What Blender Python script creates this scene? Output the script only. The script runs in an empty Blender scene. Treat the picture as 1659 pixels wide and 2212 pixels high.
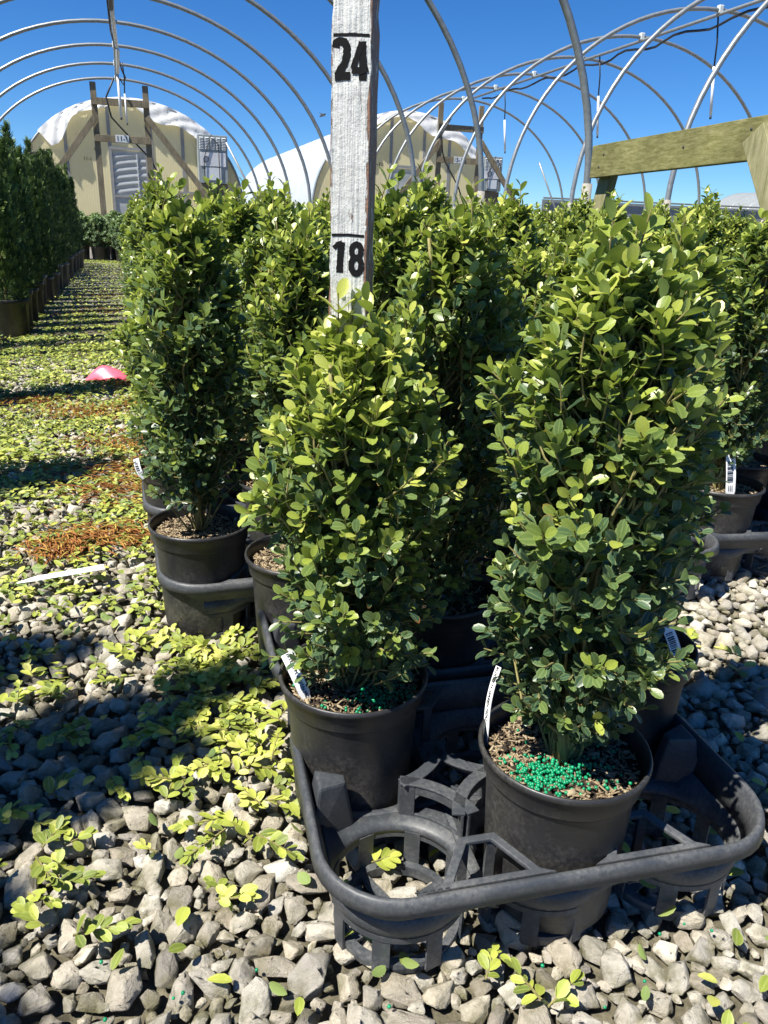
import bpy, bmesh, math, random
import numpy as np
from mathutils import Vector, Matrix, Euler
R_ = math.radians
S = bpy.context.scene
C = S.collection

# ------------------------------------------------------------ camera, sky, sun
CAM_H = 0.62
pitch, roll = R_(20.4), R_(2.0)
fwd = Vector((0, math.cos(pitch), -math.sin(pitch)))
r0 = Vector((1, 0, 0)); u0 = r0.cross(fwd)
Rv = r0 * math.cos(roll) + u0 * math.sin(roll)
Uv = -r0 * math.sin(roll) + u0 * math.cos(roll)
cd = bpy.data.cameras.new('camera'); cam = bpy.data.objects.new('camera', cd); C.objects.link(cam)
cd.sensor_fit = 'VERTICAL'; cd.sensor_height = 36; cd.lens = 36 * 1661 / 2212
cd.clip_start = 0.02; cd.clip_end = 3000
cam.matrix_world = Matrix(((Rv.x, Uv.x, -fwd.x, 0), (Rv.y, Uv.y, -fwd.y, 0), (Rv.z, Uv.z, -fwd.z, CAM_H), (0, 0, 0, 1)))
S.camera = cam
SUN_EL = R_(57); sun_h = Vector((-0.80, -0.60)).normalized()
w = bpy.data.worlds.new('World'); S.world = w; w.use_nodes = True
nt = w.node_tree; sky = nt.nodes.new('ShaderNodeTexSky'); sky.sky_type = 'NISHITA'; sky.sun_disc = False
sky.sun_elevation = SUN_EL; sky.sun_rotation = math.atan2(sun_h.x, sun_h.y)
sky.altitude = 1500; sky.air_density = 0.9; sky.dust_density = 0.0; sky.ozone_density = 4.0
bg = nt.nodes['Background']; bg.inputs[1].default_value = 0.056
hs = nt.nodes.new('ShaderNodeHueSaturation'); hs.inputs['Saturation'].default_value = 1.25; hs.inputs['Value'].default_value = 1.0
tint = nt.nodes.new('ShaderNodeMix'); tint.data_type = 'RGBA'; tint.blend_type = 'MULTIPLY'; tint.inputs[0].default_value = 1.0; tint.inputs[7].default_value = (0.70, 0.93, 1.15, 1)
nt.links.new(sky.outputs[0], hs.inputs['Color']); nt.links.new(hs.outputs[0], tint.inputs[6]); nt.links.new(tint.outputs[2], bg.inputs[0])
sl = bpy.data.lights.new('sun', 'SUN'); sl.energy = 4.6; sl.angle = R_(0.53); sl.color = (1, 0.955, 0.865)
so = bpy.data.objects.new('sun', sl); C.objects.link(so)
sd = Vector((sun_h.x * math.cos(SUN_EL), sun_h.y * math.cos(SUN_EL), math.sin(SUN_EL)))
so.rotation_euler = sd.to_track_quat('Z', 'Y').to_euler()
S.view_settings.view_transform = 'Standard'; S.view_settings.look = 'None'
S.view_settings.exposure = 1.12; S.view_settings.gamma = 1
S.render.engine = 'CYCLES'
try:
    S.cycles.use_denoising = True; S.cycles.max_bounces = 6; S.cycles.transparent_max_bounces = 4
except Exception: pass

# ------------------------------------------------------------ helpers
AZ = R_(-18.25)
AX = Vector((math.sin(AZ), math.cos(AZ), 0)); NN = Vector((math.cos(AZ), -math.sin(AZ), 0))
def W(lat, d, z=0): return NN * lat + AX * d + Vector((0, 0, z))
random.seed(4); rng = np.random.default_rng(4)

def tag(o, label=None, cat=None, group=None, kind=None):
    if label: o['label'] = label
    if cat: o['category'] = cat
    if group: o['group'] = group
    if kind: o['kind'] = kind
    return o
def empty(name, loc=(0, 0, 0), rz=0, label=None, cat=None, group=None):
    o = bpy.data.objects.new(name, None); C.objects.link(o); o.location = loc; o.rotation_euler = (0, 0, rz)
    o.empty_display_size = 0.05
    return tag(o, label, cat, group)
def link(name, me, mat, parent=None, smooth=False):
    o = bpy.data.objects.new(name, me); C.objects.link(o)
    if mat is not None and not me.materials: me.materials.append(mat)
    if parent is not None: o.parent = parent
    if smooth: me.polygons.foreach_set('use_smooth', [True] * len(me.polygons))
    return o
def dup(root, loc, rz=None, sc=1.0, label=None, group=None):
    r = root.copy(); C.objects.link(r); r.location = loc
    if rz is not None: r.rotation_euler = (0, 0, rz)
    r.scale = (sc, sc, sc) if not hasattr(sc, '__len__') else sc
    if label: r['label'] = label
    if group: r['group'] = group
    for ch in list(root.children):
        c = ch.copy(); C.objects.link(c); c.parent = r
        for g in list(ch.children):
            d = g.copy(); C.objects.link(d); d.parent = c
    return r

class MB:
    """collects shapes in plain lists"""
    def __init__(s): s.v = []; s.f = []
    def add(s, vs, fs):
        b = len(s.v); s.v += [tuple(v) for v in vs]; s.f += [tuple(i + b for i in f) for f in fs]; return s
    def box(s, c, size, M=None, taper=1.0):
        x, y, z = [k / 2 for k in size]; vs = []
        for dz, t in ((-z, 1), (z, taper)):
            for dx, dy in ((-x, -y), (x, -y), (x, y), (-x, y)):
                p = Vector((dx * t, dy * t, dz))
                if M is not None: p = M @ p
                vs.append(p + Vector(c))
        return s.add(vs, [(0, 3, 2, 1), (4, 5, 6, 7), (0, 1, 5, 4), (1, 2, 6, 5), (2, 3, 7, 6), (3, 0, 4, 7)])
    def bar(s, a, b, wd, ht, up=(0, 0, 1)):
        a, b = Vector(a), Vector(b); d = (b - a); L = d.length; d.normalize(); u = Vector(up)
        sx = d.cross(u).normalized(); u = sx.cross(d).normalized()
        M = Matrix((sx, d, u)).transposed()
        return s.box((a + b) / 2, (wd, L, ht), M)
    def tube(s, pts, r, n=8, closed=False, cap=True):
        pts = [Vector(p) for p in pts]; rings = []; m = len(pts); base = len(s.v)
        rr = r if hasattr(r, '__len__') else [r] * m
        ref = None
        for i, p in enumerate(pts):
            if closed: t = pts[(i + 1) % m] - pts[i - 1]
            else: t = pts[min(i + 1, m - 1)] - pts[max(i - 1, 0)]
            t.normalize()
            if ref is None: ref = t.orthogonal().normalized()
            ref = (ref - t * ref.dot(t)); ref = ref.normalized() if ref.length > 1e-6 else t.orthogonal().normalized()
            bi = t.cross(ref)
            for k in range(n):
                a = 2 * math.pi * k / n; s.v.append(tuple(p + (ref * math.cos(a) + bi * math.sin(a)) * rr[i]))
        for i in range(m if closed else m - 1):
            j = (i + 1) % m
            for k in range(n):
                q = (k + 1) % n; s.f.append((base + i * n + k, base + i * n + q, base + j * n + q, base + j * n + k))
        if cap and not closed:
            s.f.append(tuple(base + k for k in range(n))[::-1]); s.f.append(tuple(base + (m - 1) * n + k for k in range(n)))
        return s
    def lathe(s, prof, n=48, c=(0, 0, 0)):
        base = len(s.v); m = len(prof)
        for r, z in prof:
            for k in range(n):
                a = 2 * math.pi * k / n; s.v.append((c[0] + r * math.cos(a), c[1] + r * math.sin(a), c[2] + z))
        for i in range(m - 1):
            for k in range(n):
                q = (k + 1) % n; s.f.append((base + i * n + k, base + i * n + q, base + (i + 1) * n + q, base + (i + 1) * n + k))
        return s
    def prism(s, poly, a0, a1, f):
        """polygon in 2D, f(x,y,h) -> point, extruded a0..a1"""
        n = len(poly)
        return s.add([f(x, y, a0) for x, y in poly] + [f(x, y, a1) for x, y in poly],
                     [tuple(range(n))[::-1], tuple(range(n, 2 * n))] + [(i, (i + 1) % n, n + (i + 1) % n, n + i) for i in range(n)])
    def mesh(s, name):
        me = bpy.data.meshes.new(name); me.from_pydata(s.v, [], s.f); me.update(); return me
    def build(s, name, mat, parent=None, smooth=False, bevel=0, fixn=False):
        me = s.mesh(name)
        if fixn or bevel:
            bm = bmesh.new(); bm.from_mesh(me)
            if fixn: bmesh.ops.recalc_face_normals(bm, faces=bm.faces)
            if bevel: bmesh.ops.bevel(bm, geom=[e for e in bm.edges if e.is_manifold and e.calc_face_angle(0) > 0.5], offset=bevel, segments=2, affect='EDGES', profile=0.6)
            bm.to_mesh(me); bm.free()
        return link(name, me, mat, parent, smooth)

def fast_mesh(name, V, faces, attr=None, smooth=False):
    """V (n,3); faces list of (m,k) int arrays; attr dict name->(n,4)"""
    me = bpy.data.meshes.new(name); me.vertices.add(len(V)); me.vertices.foreach_set('co', np.asarray(V, np.float32).ravel())
    loops = np.concatenate([f.ravel() for f in faces]).astype(np.int32)
    sizes = np.concatenate([np.full(len(f), f.shape[1]) for f in faces]).astype(np.int32)
    starts = np.concatenate([[0], np.cumsum(sizes)[:-1]]).astype(np.int32)
    me.loops.add(len(loops)); me.loops.foreach_set('vertex_index', loops)
    me.polygons.add(len(sizes)); me.polygons.foreach_set('loop_start', starts)
    try: me.polygons.foreach_set('loop_total', sizes)
    except Exception: pass
    me.update(calc_edges=True)
    if smooth: me.polygons.foreach_set('use_smooth', np.ones(len(sizes), bool))
    for k, a in (attr or {}).items():
        at = me.attributes.new(k, 'FLOAT_COLOR', 'POINT'); at.data.foreach_set('color', np.asarray(a, np.float32).ravel())
    me.validate(); return me
def instance(T, F, n):
    """index arrays of n copies of template faces F (list of (m,k)) with T verts"""
    off = (np.arange(n) * T)[:, None, None]
    return [(f[None] + off).reshape(-1, f.shape[1]) for f in F]
def nrm(a): return a / np.maximum(np.linalg.norm(a, axis=-1, keepdims=True), 1e-9)

# ------------------------------------------------------------ materials
def new_mat(name):
    m = bpy.data.materials.new(name); m.use_nodes = True; t = m.node_tree
    return m, t, t.nodes['Principled BSDF']
def nd(t, ty, **k):
    n = t.nodes.new(ty)
    for a, b in k.items():
        if a in n.inputs.keys() if isinstance(a, str) else False: n.inputs[a].default_value = b
        else: setattr(n, a, b)
    return n
def ramp(t, fac, stops):
    r = t.nodes.new('ShaderNodeValToRGB'); e = r.color_ramp.elements
    while len(e) > 1: e.remove(e[-1])
    e[0].position = stops[0][0]; e[0].color = (*stops[0][1], 1)
    for p, c in stops[1:]:
        x = e.new(p); x.color = (*c, 1)
    t.links.new(fac, r.inputs[0]); return r
def noise(t, scale, detail=4, rough=0.6, vec=None):
    n = t.nodes.new('ShaderNodeTexNoise'); n.inputs['Scale'].default_value = scale
    n.inputs['Detail'].default_value = detail; n.inputs['Roughness'].default_value = rough
    if vec is not None: t.links.new(vec, n.inputs['Vector'])
    return n
def mix(t, a, b, fac, mode='MIX'):
    m = t.nodes.new('ShaderNodeMix'); m.data_type = 'RGBA'; m.blend_type = mode
    for s_, v in ((m.inputs[0], fac), (m.inputs[6], a), (m.inputs[7], b)):
        if hasattr(v, 'links') or hasattr(v, 'is_linked'): t.links.new(v, s_)
        else: s_.default_value = (*v, 1) if hasattr(v, '__len__') else v
    return m.outputs[2]
def math_(t, op, a, b=0.0):
    m = t.nodes.new('ShaderNodeMath'); m.operation = op
    for s_, v in ((m.inputs[0], a), (m.inputs[1], b)):
        if hasattr(v, 'is_linked'): t.links.new(v, s_)
        else: s_.default_value = v
    return m.outputs[0]
def bump(t, bsdf, h, strength=0.4, dist=0.002):
    b = t.nodes.new('ShaderNodeBump'); b.inputs['Strength'].default_value = strength; b.inputs['Distance'].default_value = dist
    t.links.new(h, b.inputs['Height']); t.links.new(b.outputs[0], bsdf.inputs['Normal']); return b
def obj_co(t, scale=(1, 1, 1)):
    c = t.nodes.new('ShaderNodeTexCoord'); m = t.nodes.new('ShaderNodeMapping'); m.inputs['Scale'].default_value = scale
    t.links.new(c.outputs['Object'], m.inputs[0]); return m.outputs[0]
def geo_pos(t): return t.nodes.new('ShaderNodeNewGeometry').outputs['Position']

def leaf_mat(name, stops, edge=(0.4, 0.46, 0.16), rough=0.29, trans=0.28, tcol=(0.36, 0.48, 0.04), under=(0.16, 0.24, 0.09), edge_amt=0.45):
    m, t, p = new_mat(name)
    a = t.nodes.new('ShaderNodeAttribute'); a.attribute_name = 'leafc'
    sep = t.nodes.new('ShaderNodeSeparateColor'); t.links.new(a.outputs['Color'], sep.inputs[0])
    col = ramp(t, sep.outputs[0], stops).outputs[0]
    n = noise(t, 260, 2); col = mix(t, col, (0.5, 0.5, 0.5), 0.0)
    nn_ = ramp(t, n.outputs[0], [(0.3, (0.8, 0.8, 0.8)), (0.7, (1.15, 1.15, 1.15))]); col = mix(t, col, nn_.outputs[0], 0.8, 'MULTIPLY')
    ed = math_(t, 'POWER', sep.outputs[1], 5.0); ed = math_(t, 'MULTIPLY', ed, edge_amt); col = mix(t, col, edge, ed)
    rib = math_(t, 'SUBTRACT', 1.0, sep.outputs[1]); rib = math_(t, 'POWER', rib, 9.0); rib = math_(t, 'MULTIPLY', rib, 0.35); col = mix(t, col, edge, rib)
    col = mix(t, col, (0.62, 0.14, 0.02), sep.outputs[2])
    g = t.nodes.new('ShaderNodeNewGeometry')
    col2 = mix(t, col, under, math_(t, 'MULTIPLY', g.outputs['Backfacing'], 0.75))
    t.links.new(col2, p.inputs['Base Color']); p.inputs['Roughness'].default_value = rough
    p.inputs['Specular IOR Level'].default_value = 0.5
    n2 = noise(t, 420, 2); bump(t, p, n2.outputs[0], 0.25, 0.0006)
    tr = t.nodes.new('ShaderNodeBsdfTranslucent'); tc = mix(t, col, tcol, math_(t, 'MULTIPLY', sep.outputs[0], 0.75)); t.links.new(tc, tr.inputs[0])
    ms = t.nodes.new('ShaderNodeMixShader'); ms.inputs[0].default_value = trans
    t.links.new(p.outputs[0], ms.inputs[1]); t.links.new(tr.outputs[0], ms.inputs[2])
    t.links.new(ms.outputs[0], t.nodes['Material Output'].inputs[0]); return m
M = {}
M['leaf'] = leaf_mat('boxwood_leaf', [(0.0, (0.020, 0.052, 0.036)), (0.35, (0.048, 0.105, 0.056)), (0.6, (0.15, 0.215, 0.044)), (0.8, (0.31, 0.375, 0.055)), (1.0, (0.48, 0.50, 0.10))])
M['fallen'] = leaf_mat('fallen_leaf', [(0.0, (0.12, 0.17, 0.03)), (0.4, (0.30, 0.36, 0.05)), (0.75, (0.46, 0.50, 0.08)), (1.0, (0.60, 0.58, 0.16))], rough=0.5, trans=0.2, edge=(0.55, 0.55, 0.2))
M['conifer'] = leaf_mat('conifer_spray', [(0.0, (0.020, 0.05, 0.018)), (0.45, (0.06, 0.125, 0.03)), (1.0, (0.24, 0.33, 0.07))], rough=0.6, trans=0.12, tcol=(0.05, 0.12, 0.02), under=(0.03, 0.07, 0.02), edge=(0.06, 0.1, 0.03), edge_amt=0.1)
M['shrub'] = leaf_mat('pale_shrub', [(0.0, (0.05, 0.10, 0.05)), (0.5, (0.11, 0.19, 0.09)), (1.0, (0.22, 0.32, 0.13))], rough=0.6, trans=0.15)
M['clip'] = leaf_mat('dry_clipping', [(0.0, (0.22, 0.07, 0.02)), (0.5, (0.36, 0.14, 0.03)), (1.0, (0.42, 0.30, 0.06))], rough=0.8, trans=0.1, tcol=(.3, .15, .03), under=(.25, .1, .03), edge=(0.4, 0.2, 0.05), edge_amt=0.1)

def simple(name, col, rough=0.5, metal=0.0, nscale=None, var=0.3, bmp=0.0, bdist=0.001, scale3=(1, 1, 1), spec=0.5):
    m, t, p = new_mat(name); p.inputs['Roughness'].default_value = rough; p.inputs['Metallic'].default_value = metal
    p.inputs['Base Color'].default_value = (*col, 1); p.inputs['Specular IOR Level'].default_value = spec
    if nscale:
        v = obj_co(t, scale3); n = noise(t, nscale, 6, 0.65, v)
        lo = tuple(c * (1 - var) for c in col); hi = tuple(min(1, c * (1 + var)) for c in col)
        r = ramp(t, n.outputs[0], [(0.25, lo), (0.75, hi)]); t.links.new(r.outputs[0], p.inputs['Base Color'])
        if bmp: bump(t, p, n.outputs[0], bmp, bdist)
    return m

# dusty black plastic of the pots: scuffed, paler dust towards the foot
def plastic(name, base, dust, amt, rough):
    m, t, p = new_mat(name); v = obj_co(t)
    n1 = noise(t, 22, 6, 0.7, v); n2 = noise(t, 230, 3, 0.7, v); n3 = noise(t, 7, 3, 0.6, v)
    f = math_(t, 'MULTIPLY', n1.outputs[0], n2.outputs[0]); f = math_(t, 'MULTIPLY', f, n3.outputs[0])
    r = ramp(t, f, [(0.09, (0, 0, 0)), (0.24, (1, 1, 1))])
    fac = math_(t, 'MULTIPLY', r.outputs[0], amt)
    zz = t.nodes.new('ShaderNodeSeparateXYZ'); t.links.new(v, zz.inputs[0]); mz = t.nodes.new('ShaderNodeMapRange'); mz.inputs[1].default_value = 0.11; mz.inputs[2].default_value = 0.0; mz.inputs[3].default_value = 0.7; mz.inputs[4].default_value = 1.5; t.links.new(zz.outputs[2], mz.inputs[0])
    fac = math_(t, 'MINIMUM', math_(t, 'MULTIPLY', fac, mz.outputs[0]), 1.0)
    col = mix(t, base, dust, fac)
    sp = noise(t, 420, 1, 0.5, v); sr = ramp(t, sp.outputs[0], [(0.76, (0, 0, 0)), (0.84, (0.5, 0.5, 0.5))])
    col = mix(t, col, (0.35, 0.33, 0.28), math_(t, 'MULTIPLY', sr.outputs[0], amt))
    t.links.new(col, p.inputs['Base Color'])
    rr = ramp(t, f, [(0.05, (rough,) * 3), (0.25, (min(1, rough + 0.3),) * 3)]); t.links.new(rr.outputs[0], p.inputs['Roughness'])
    bump(t, p, n2.outputs[0], 0.15, 0.0006); return m
M['pot'] = plastic('pot_plastic', (0.020, 0.020, 0.021), (0.15, 0.14, 0.12), 0.6, 0.36)
M['tray'] = plastic('tray_plastic', (0.042, 0.047, 0.054), (0.17, 0.17, 0.165), 0.6, 0.40)

def bark_mat():
    m, t, p = new_mat('stem_bark'); v = obj_co(t, (1, 1, 0.25)); n = noise(t, 160, 5, 0.7, v)
    r = ramp(t, n.outputs[0], [(0.3, (0.10, 0.085, 0.03)), (0.6, (0.26, 0.23, 0.08)), (0.8, (0.38, 0.33, 0.16))])
    t.links.new(r.outputs[0], p.inputs['Base Color']); p.inputs['Roughness'].default_value = 0.8; bump(t, p, n.outputs[0], 0.6, 0.001); return m
M['bark'] = bark_mat()

def soil_mat():
    m, t, p = new_mat('potting_soil'); a = t.nodes.new('ShaderNodeAttribute'); a.attribute_name = 'leafc'
    sep = t.nodes.new('ShaderNodeSeparateColor'); t.links.new(a.outputs['Color'], sep.inputs[0])
    r = ramp(t, sep.outputs[0], [(0.0, (0.018, 0.012, 0.008)), (0.3, (0.05, 0.032, 0.02)), (0.55, (0.14, 0.085, 0.05)), (0.8, (0.52, 0.39, 0.23)), (1.0, (0.74, 0.61, 0.40))])
    n = noise(t, 500, 3); c = mix(t, r.outputs[0], (0.03, 0.02, 0.012), math_(t, 'MULTIPLY', n.outputs[0], 0.4))
    t.links.new(c, p.inputs['Base Color']); p.inputs['Roughness'].default_value = 0.85; bump(t, p, n.outputs[0], 0.8, 0.002); return m
M['soil'] = soil_mat()

def stone_mat():
    m, t, p = new_mat('limestone'); a = t.nodes.new('ShaderNodeAttribute'); a.attribute_name = 'leafc'
    sep = t.nodes.new('ShaderNodeSeparateColor'); t.links.new(a.outputs['Color'], sep.inputs[0])
    base = ramp(t, sep.outputs[0], [(0.0, (0.30, 0.28, 0.25)), (0.25, (0.46, 0.43, 0.38)), (0.6, (0.58, 0.55, 0.48)), (0.85, (0.68, 0.64, 0.56)), (1.0, (0.78, 0.75, 0.68))])
    pos = geo_pos(t)
    n1 = noise(t, 90, 6, 0.7, pos); r1 = ramp(t, n1.outputs[0], [(0.3, (0.72, 0.71, 0.68)), (0.5, (0.97, 0.97, 0.97)), (0.72, (1.12, 1.11, 1.08))])
    c = mix(t, base.outputs[0], r1.outputs[0], 0.9, 'MULTIPLY')
    n2 = noise(t, 38, 4, 0.6, pos)
    z = t.nodes.new('ShaderNodeSeparateXYZ'); t.links.new(pos, z.inputs[0])
    mr = t.nodes.new('ShaderNodeMapRange'); mr.inputs[1].default_value = 0.014; mr.inputs[2].default_value = -0.004; t.links.new(z.outputs[2], mr.inputs[0])
    al = math_(t, 'MULTIPLY', mr.outputs[0], ramp(t, n2.outputs[0], [(0.42, (0, 0, 0)), (0.6, (1, 1, 1))]).outputs[0])
    al = math_(t, 'MULTIPLY', al, 0.9); c = mix(t, c, (0.12, 0.115, 0.045), al)      # algae on the damp undersides
    n3 = noise(t, 16, 3, 0.5, pos); rb = ramp(t, n3.outputs[0], [(0.62, (0, 0, 0)), (0.72, (1, 1, 1))])
    c = mix(t, c, (0.36, 0.24, 0.15), math_(t, 'MULTIPLY', rb.outputs[0], 0.22))
    t.links.new(c, p.inputs['Base Color']); p.inputs['Roughness'].default_value = 0.82
    warm = mix(t, c, (1.04, 0.96, 0.82), math_(t, 'MULTIPLY', sep.outputs[1], 0.7), 'MULTIPLY'); t.links.new(warm, p.inputs['Base Color'])
    n4 = noise(t, 300, 6, 0.8, pos); h = math_(t, 'ADD', math_(t, 'MULTIPLY', n4.outputs[0], 1.6), math_(t, 'MULTIPLY', n1.outputs[0], 2.0)); bump(t, p, h, 1.0, 0.0022); return m
M['stone'] = stone_mat()

def ground_mat():
    m, t, p = new_mat('gravel_ground'); pos = geo_pos(t)
    vo = t.nodes.new('ShaderNodeTexVoronoi'); vo.inputs['Scale'].default_value = 30; t.links.new(pos, vo.inputs['Vector'])
    n = noise(t, 60, 5, 0.7, pos)
    st = ramp(t, vo.outputs['Color'], [(0.2, (0.20, 0.185, 0.15)), (0.8, (0.42, 0.39, 0.33))])
    edge = ramp(t, vo.outputs['Distance'], [(0.35, (1, 1, 1)), (0.62, (0.12, 0.11, 0.09))])
    far = mix(t, st.outputs[0], edge.outputs[0], 1.0, 'MULTIPLY')
    near = ramp(t, n.outputs[0], [(0.3, (0.05, 0.044, 0.028)), (0.6, (0.13, 0.115, 0.075)), (0.8, (0.26, 0.235, 0.17))])
    sx = t.nodes.new('ShaderNodeSeparateXYZ'); t.links.new(pos, sx.inputs[0])
    mr = t.nodes.new('ShaderNodeMapRange'); mr.inputs[1].default_value = 4.5; mr.inputs[2].default_value = 5.5; t.links.new(sx.outputs[1], mr.inputs[0])
    c = mix(t, near.outputs[0], far, mr.outputs[0]); t.links.new(c, p.inputs['Base Color']); p.inputs['Roughness'].default_value = 0.9
    bump(t, p, n.outputs[0], 0.8, 0.006); return m
M['ground'] = ground_mat()

M['pipe'] = simple('galvanised_pipe', (0.30, 0.315, 0.31), 0.42, 0.55, 35, 0.25, 0.2, 0.001)
M['sleeve'] = simple('dusty_sleeve', (0.27, 0.255, 0.225), 0.7, 0.0, 30, 0.3, 0.3)
M['pvc'] = simple('white_pvc', (0.72, 0.74, 0.74), 0.4, 0, 30, 0.12)
M['cord'] = simple('black_hose', (0.02, 0.022, 0.025), 0.5)
M['clamp'] = simple('pale_clamp', (0.6, 0.64, 0.62), 0.5, 0, 50, 0.2)
M['white'] = simple('white_tag', (0.80, 0.82, 0.84), 0.35, 0, 90, 0.06)
M['ink'] = simple('black_ink', (0.008, 0.008, 0.009), 0.8, 0, 300, 0.4, spec=0.15)
M['pink'] = simple('pink_plastic', (0.85, 0.13, 0.20), 0.4, 0, 30, 0.1)
M['grey_unit'] = simple('grey_enamel', (0.26, 0.29, 0.29), 0.5, 0.1, 12, 0.2)
M['dark'] = simple('dark_rubber', (0.03, 0.032, 0.035), 0.6)
M['shade'] = simple('shade_cloth', (0.20, 0.22, 0.23), 0.85, 0, 6, 0.25, 0.4, 0.01, (1, 1, 6))
M['plate'] = simple('sign_plate', (0.55, 0.58, 0.60), 0.5, 0, 20, 0.1)
M['brown'] = simple('brown_panel', (0.15, 0.115, 0.07), 0.7, 0, 10, 0.3)

def pellet_mat():
    m, t, p = new_mat('green_pellet'); n = noise(t, 300, 3, 0.6, geo_pos(t)); r = ramp(t, n.outputs[0], [(0.3, (0.0, 0.14, 0.06)), (0.7, (0.004, 0.30, 0.13))])
    t.links.new(r.outputs[0], p.inputs['Base Color']); p.inputs['Roughness'].default_value = 0.35; return m
M['pellet'] = pellet_mat()

def wood(name, cols, s=(9, 9, 0.9), sc=9):
    m, t, p = new_mat(name); v = obj_co(t, s); n = noise(t, sc, 8, 0.7, v)
    r = ramp(t, n.outputs[0], list(zip((0.25, 0.45, 0.6, 0.8), cols))); 
    v2 = obj_co(t, (1, 1, 1)); n2 = noise(t, 5, 4, 0.6, v2); r2 = ramp(t, n2.outputs[0], [(0.35, (0.72, 0.72, 0.66)), (0.65, (1.15, 1.15, 1.1))])
    c = mix(t, r.outputs[0], r2.outputs[0], 1.0, 'MULTIPLY')
    t.links.new(c, p.inputs['Base Color']); p.inputs['Roughness'].default_value = 0.85; bump(t, p, n.outputs[0], 0.5, 0.002); return m
M['wood'] = wood('weathered_timber', [(0.09, 0.07, 0.045), (0.17, 0.14, 0.095), (0.24, 0.20, 0.14), (0.30, 0.26, 0.19)], (14, 14, 1), 6)
M['moss'] = wood('green_stained_timber', [(0.075, 0.07, 0.02), (0.15, 0.145, 0.045), (0.22, 0.205, 0.085), (0.34, 0.31, 0.18)], (6, 6, 30), 3)
M['moss2'] = wood('grey_green_timber', [(0.12, 0.12, 0.05), (0.22, 0.21, 0.10), (0.32, 0.29, 0.17), (0.40, 0.37, 0.24)], (20, 20, 2), 5)

def paint_mat():
    """flaking white paint over reddish wood"""
    m, t, p = new_mat('flaking_white_paint'); v = obj_co(t, (60, 60, 10)); n = noise(t, 3.0, 8, 0.75, v)
    v1 = obj_co(t, (260, 260, 9)); st = noise(t, 1.0, 4, 0.6, v1)
    v2 = obj_co(t); n2 = noise(t, 60, 6, 0.75, v2); n3 = noise(t, 12, 4, 0.6, v2)
    white = ramp(t, n2.outputs[0], [(0.3, (0.42, 0.425, 0.41)), (0.5, (0.56, 0.57, 0.55)), (0.75, (0.68, 0.69, 0.665))])
    stain = ramp(t, n3.outputs[0], [(0.5, (0, 0, 0)), (0.72, (1, 1, 1))]); c = mix(t, white.outputs[0], (0.42, 0.40, 0.35), math_(t, 'MULTIPLY', stain.outputs[0], 0.5))
    cr = ramp(t, st.outputs[0], [(0.66, (0, 0, 0)), (0.72, (1, 1, 1))]); c = mix(t, c, (0.33, 0.30, 0.26), math_(t, 'MULTIPLY', cr.outputs[0], 0.45))
    sx = t.nodes.new('ShaderNodeSeparateXYZ'); t.links.new(v2, sx.inputs[0])
    ex = math_(t, 'ABSOLUTE', sx.outputs[0]); mr = t.nodes.new('ShaderNodeMapRange'); mr.inputs[1].default_value = 0.0135; mr.inputs[2].default_value = 0.0168; t.links.new(ex, mr.inputs[0])
    e = math_(t, 'ADD', n.outputs[0], math_(t, 'MULTIPLY', mr.outputs[0], 0.22)); chip = ramp(t, e, [(0.64, (0, 0, 0)), (0.67, (1, 1, 1))])
    c = mix(t, c, (0.24, 0.13, 0.085), chip.outputs[0]); t.links.new(c, p.inputs['Base Color']); p.inputs['Roughness'].default_value = 0.6
    h = math_(t, 'ADD', math_(t, 'MULTIPLY', n2.outputs[0], 1.0), math_(t, 'MULTIPLY', st.outputs[0], 1.2)); h = math_(t, 'SUBTRACT', h, math_(t, 'MULTIPLY', chip.outputs[0], 0.8))
    bump(t, p, h, 1.0, 0.002); return m
M['paint'] = paint_mat()

def wall_mat():
    m, t, p = new_mat('yellowed_end_wall'); v = obj_co(t); wv = t.nodes.new('ShaderNodeTexWave'); wv.bands_direction = 'X'; wv.inputs['Scale'].default_value = 6; t.links.new(v, wv.inputs['Vector'])
    n = noise(t, 1.2, 4, 0.6, v); r = ramp(t, n.outputs[0], [(0.3, (0.74, 0.67, 0.40)), (0.7, (0.83, 0.77, 0.52))])
    t.links.new(r.outputs[0], p.inputs['Base Color']); p.inputs['Roughness'].default_value = 0.5; bump(t, p, wv.outputs[0], 0.15, 0.01)
    tr = t.nodes.new('ShaderNodeBsdfTranslucent'); tr.inputs[0].default_value = (0.8, 0.7, 0.4, 1)
    ms = t.nodes.new('ShaderNodeMixShader'); ms.inputs[0].default_value = 0.35
    t.links.new(p.outputs[0], ms.inputs[1]); t.links.new(tr.outputs[0], ms.inputs[2]); t.links.new(ms.outputs[0], t.nodes['Material Output'].inputs[0]); return m
M['ywall'] = wall_mat()
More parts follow.
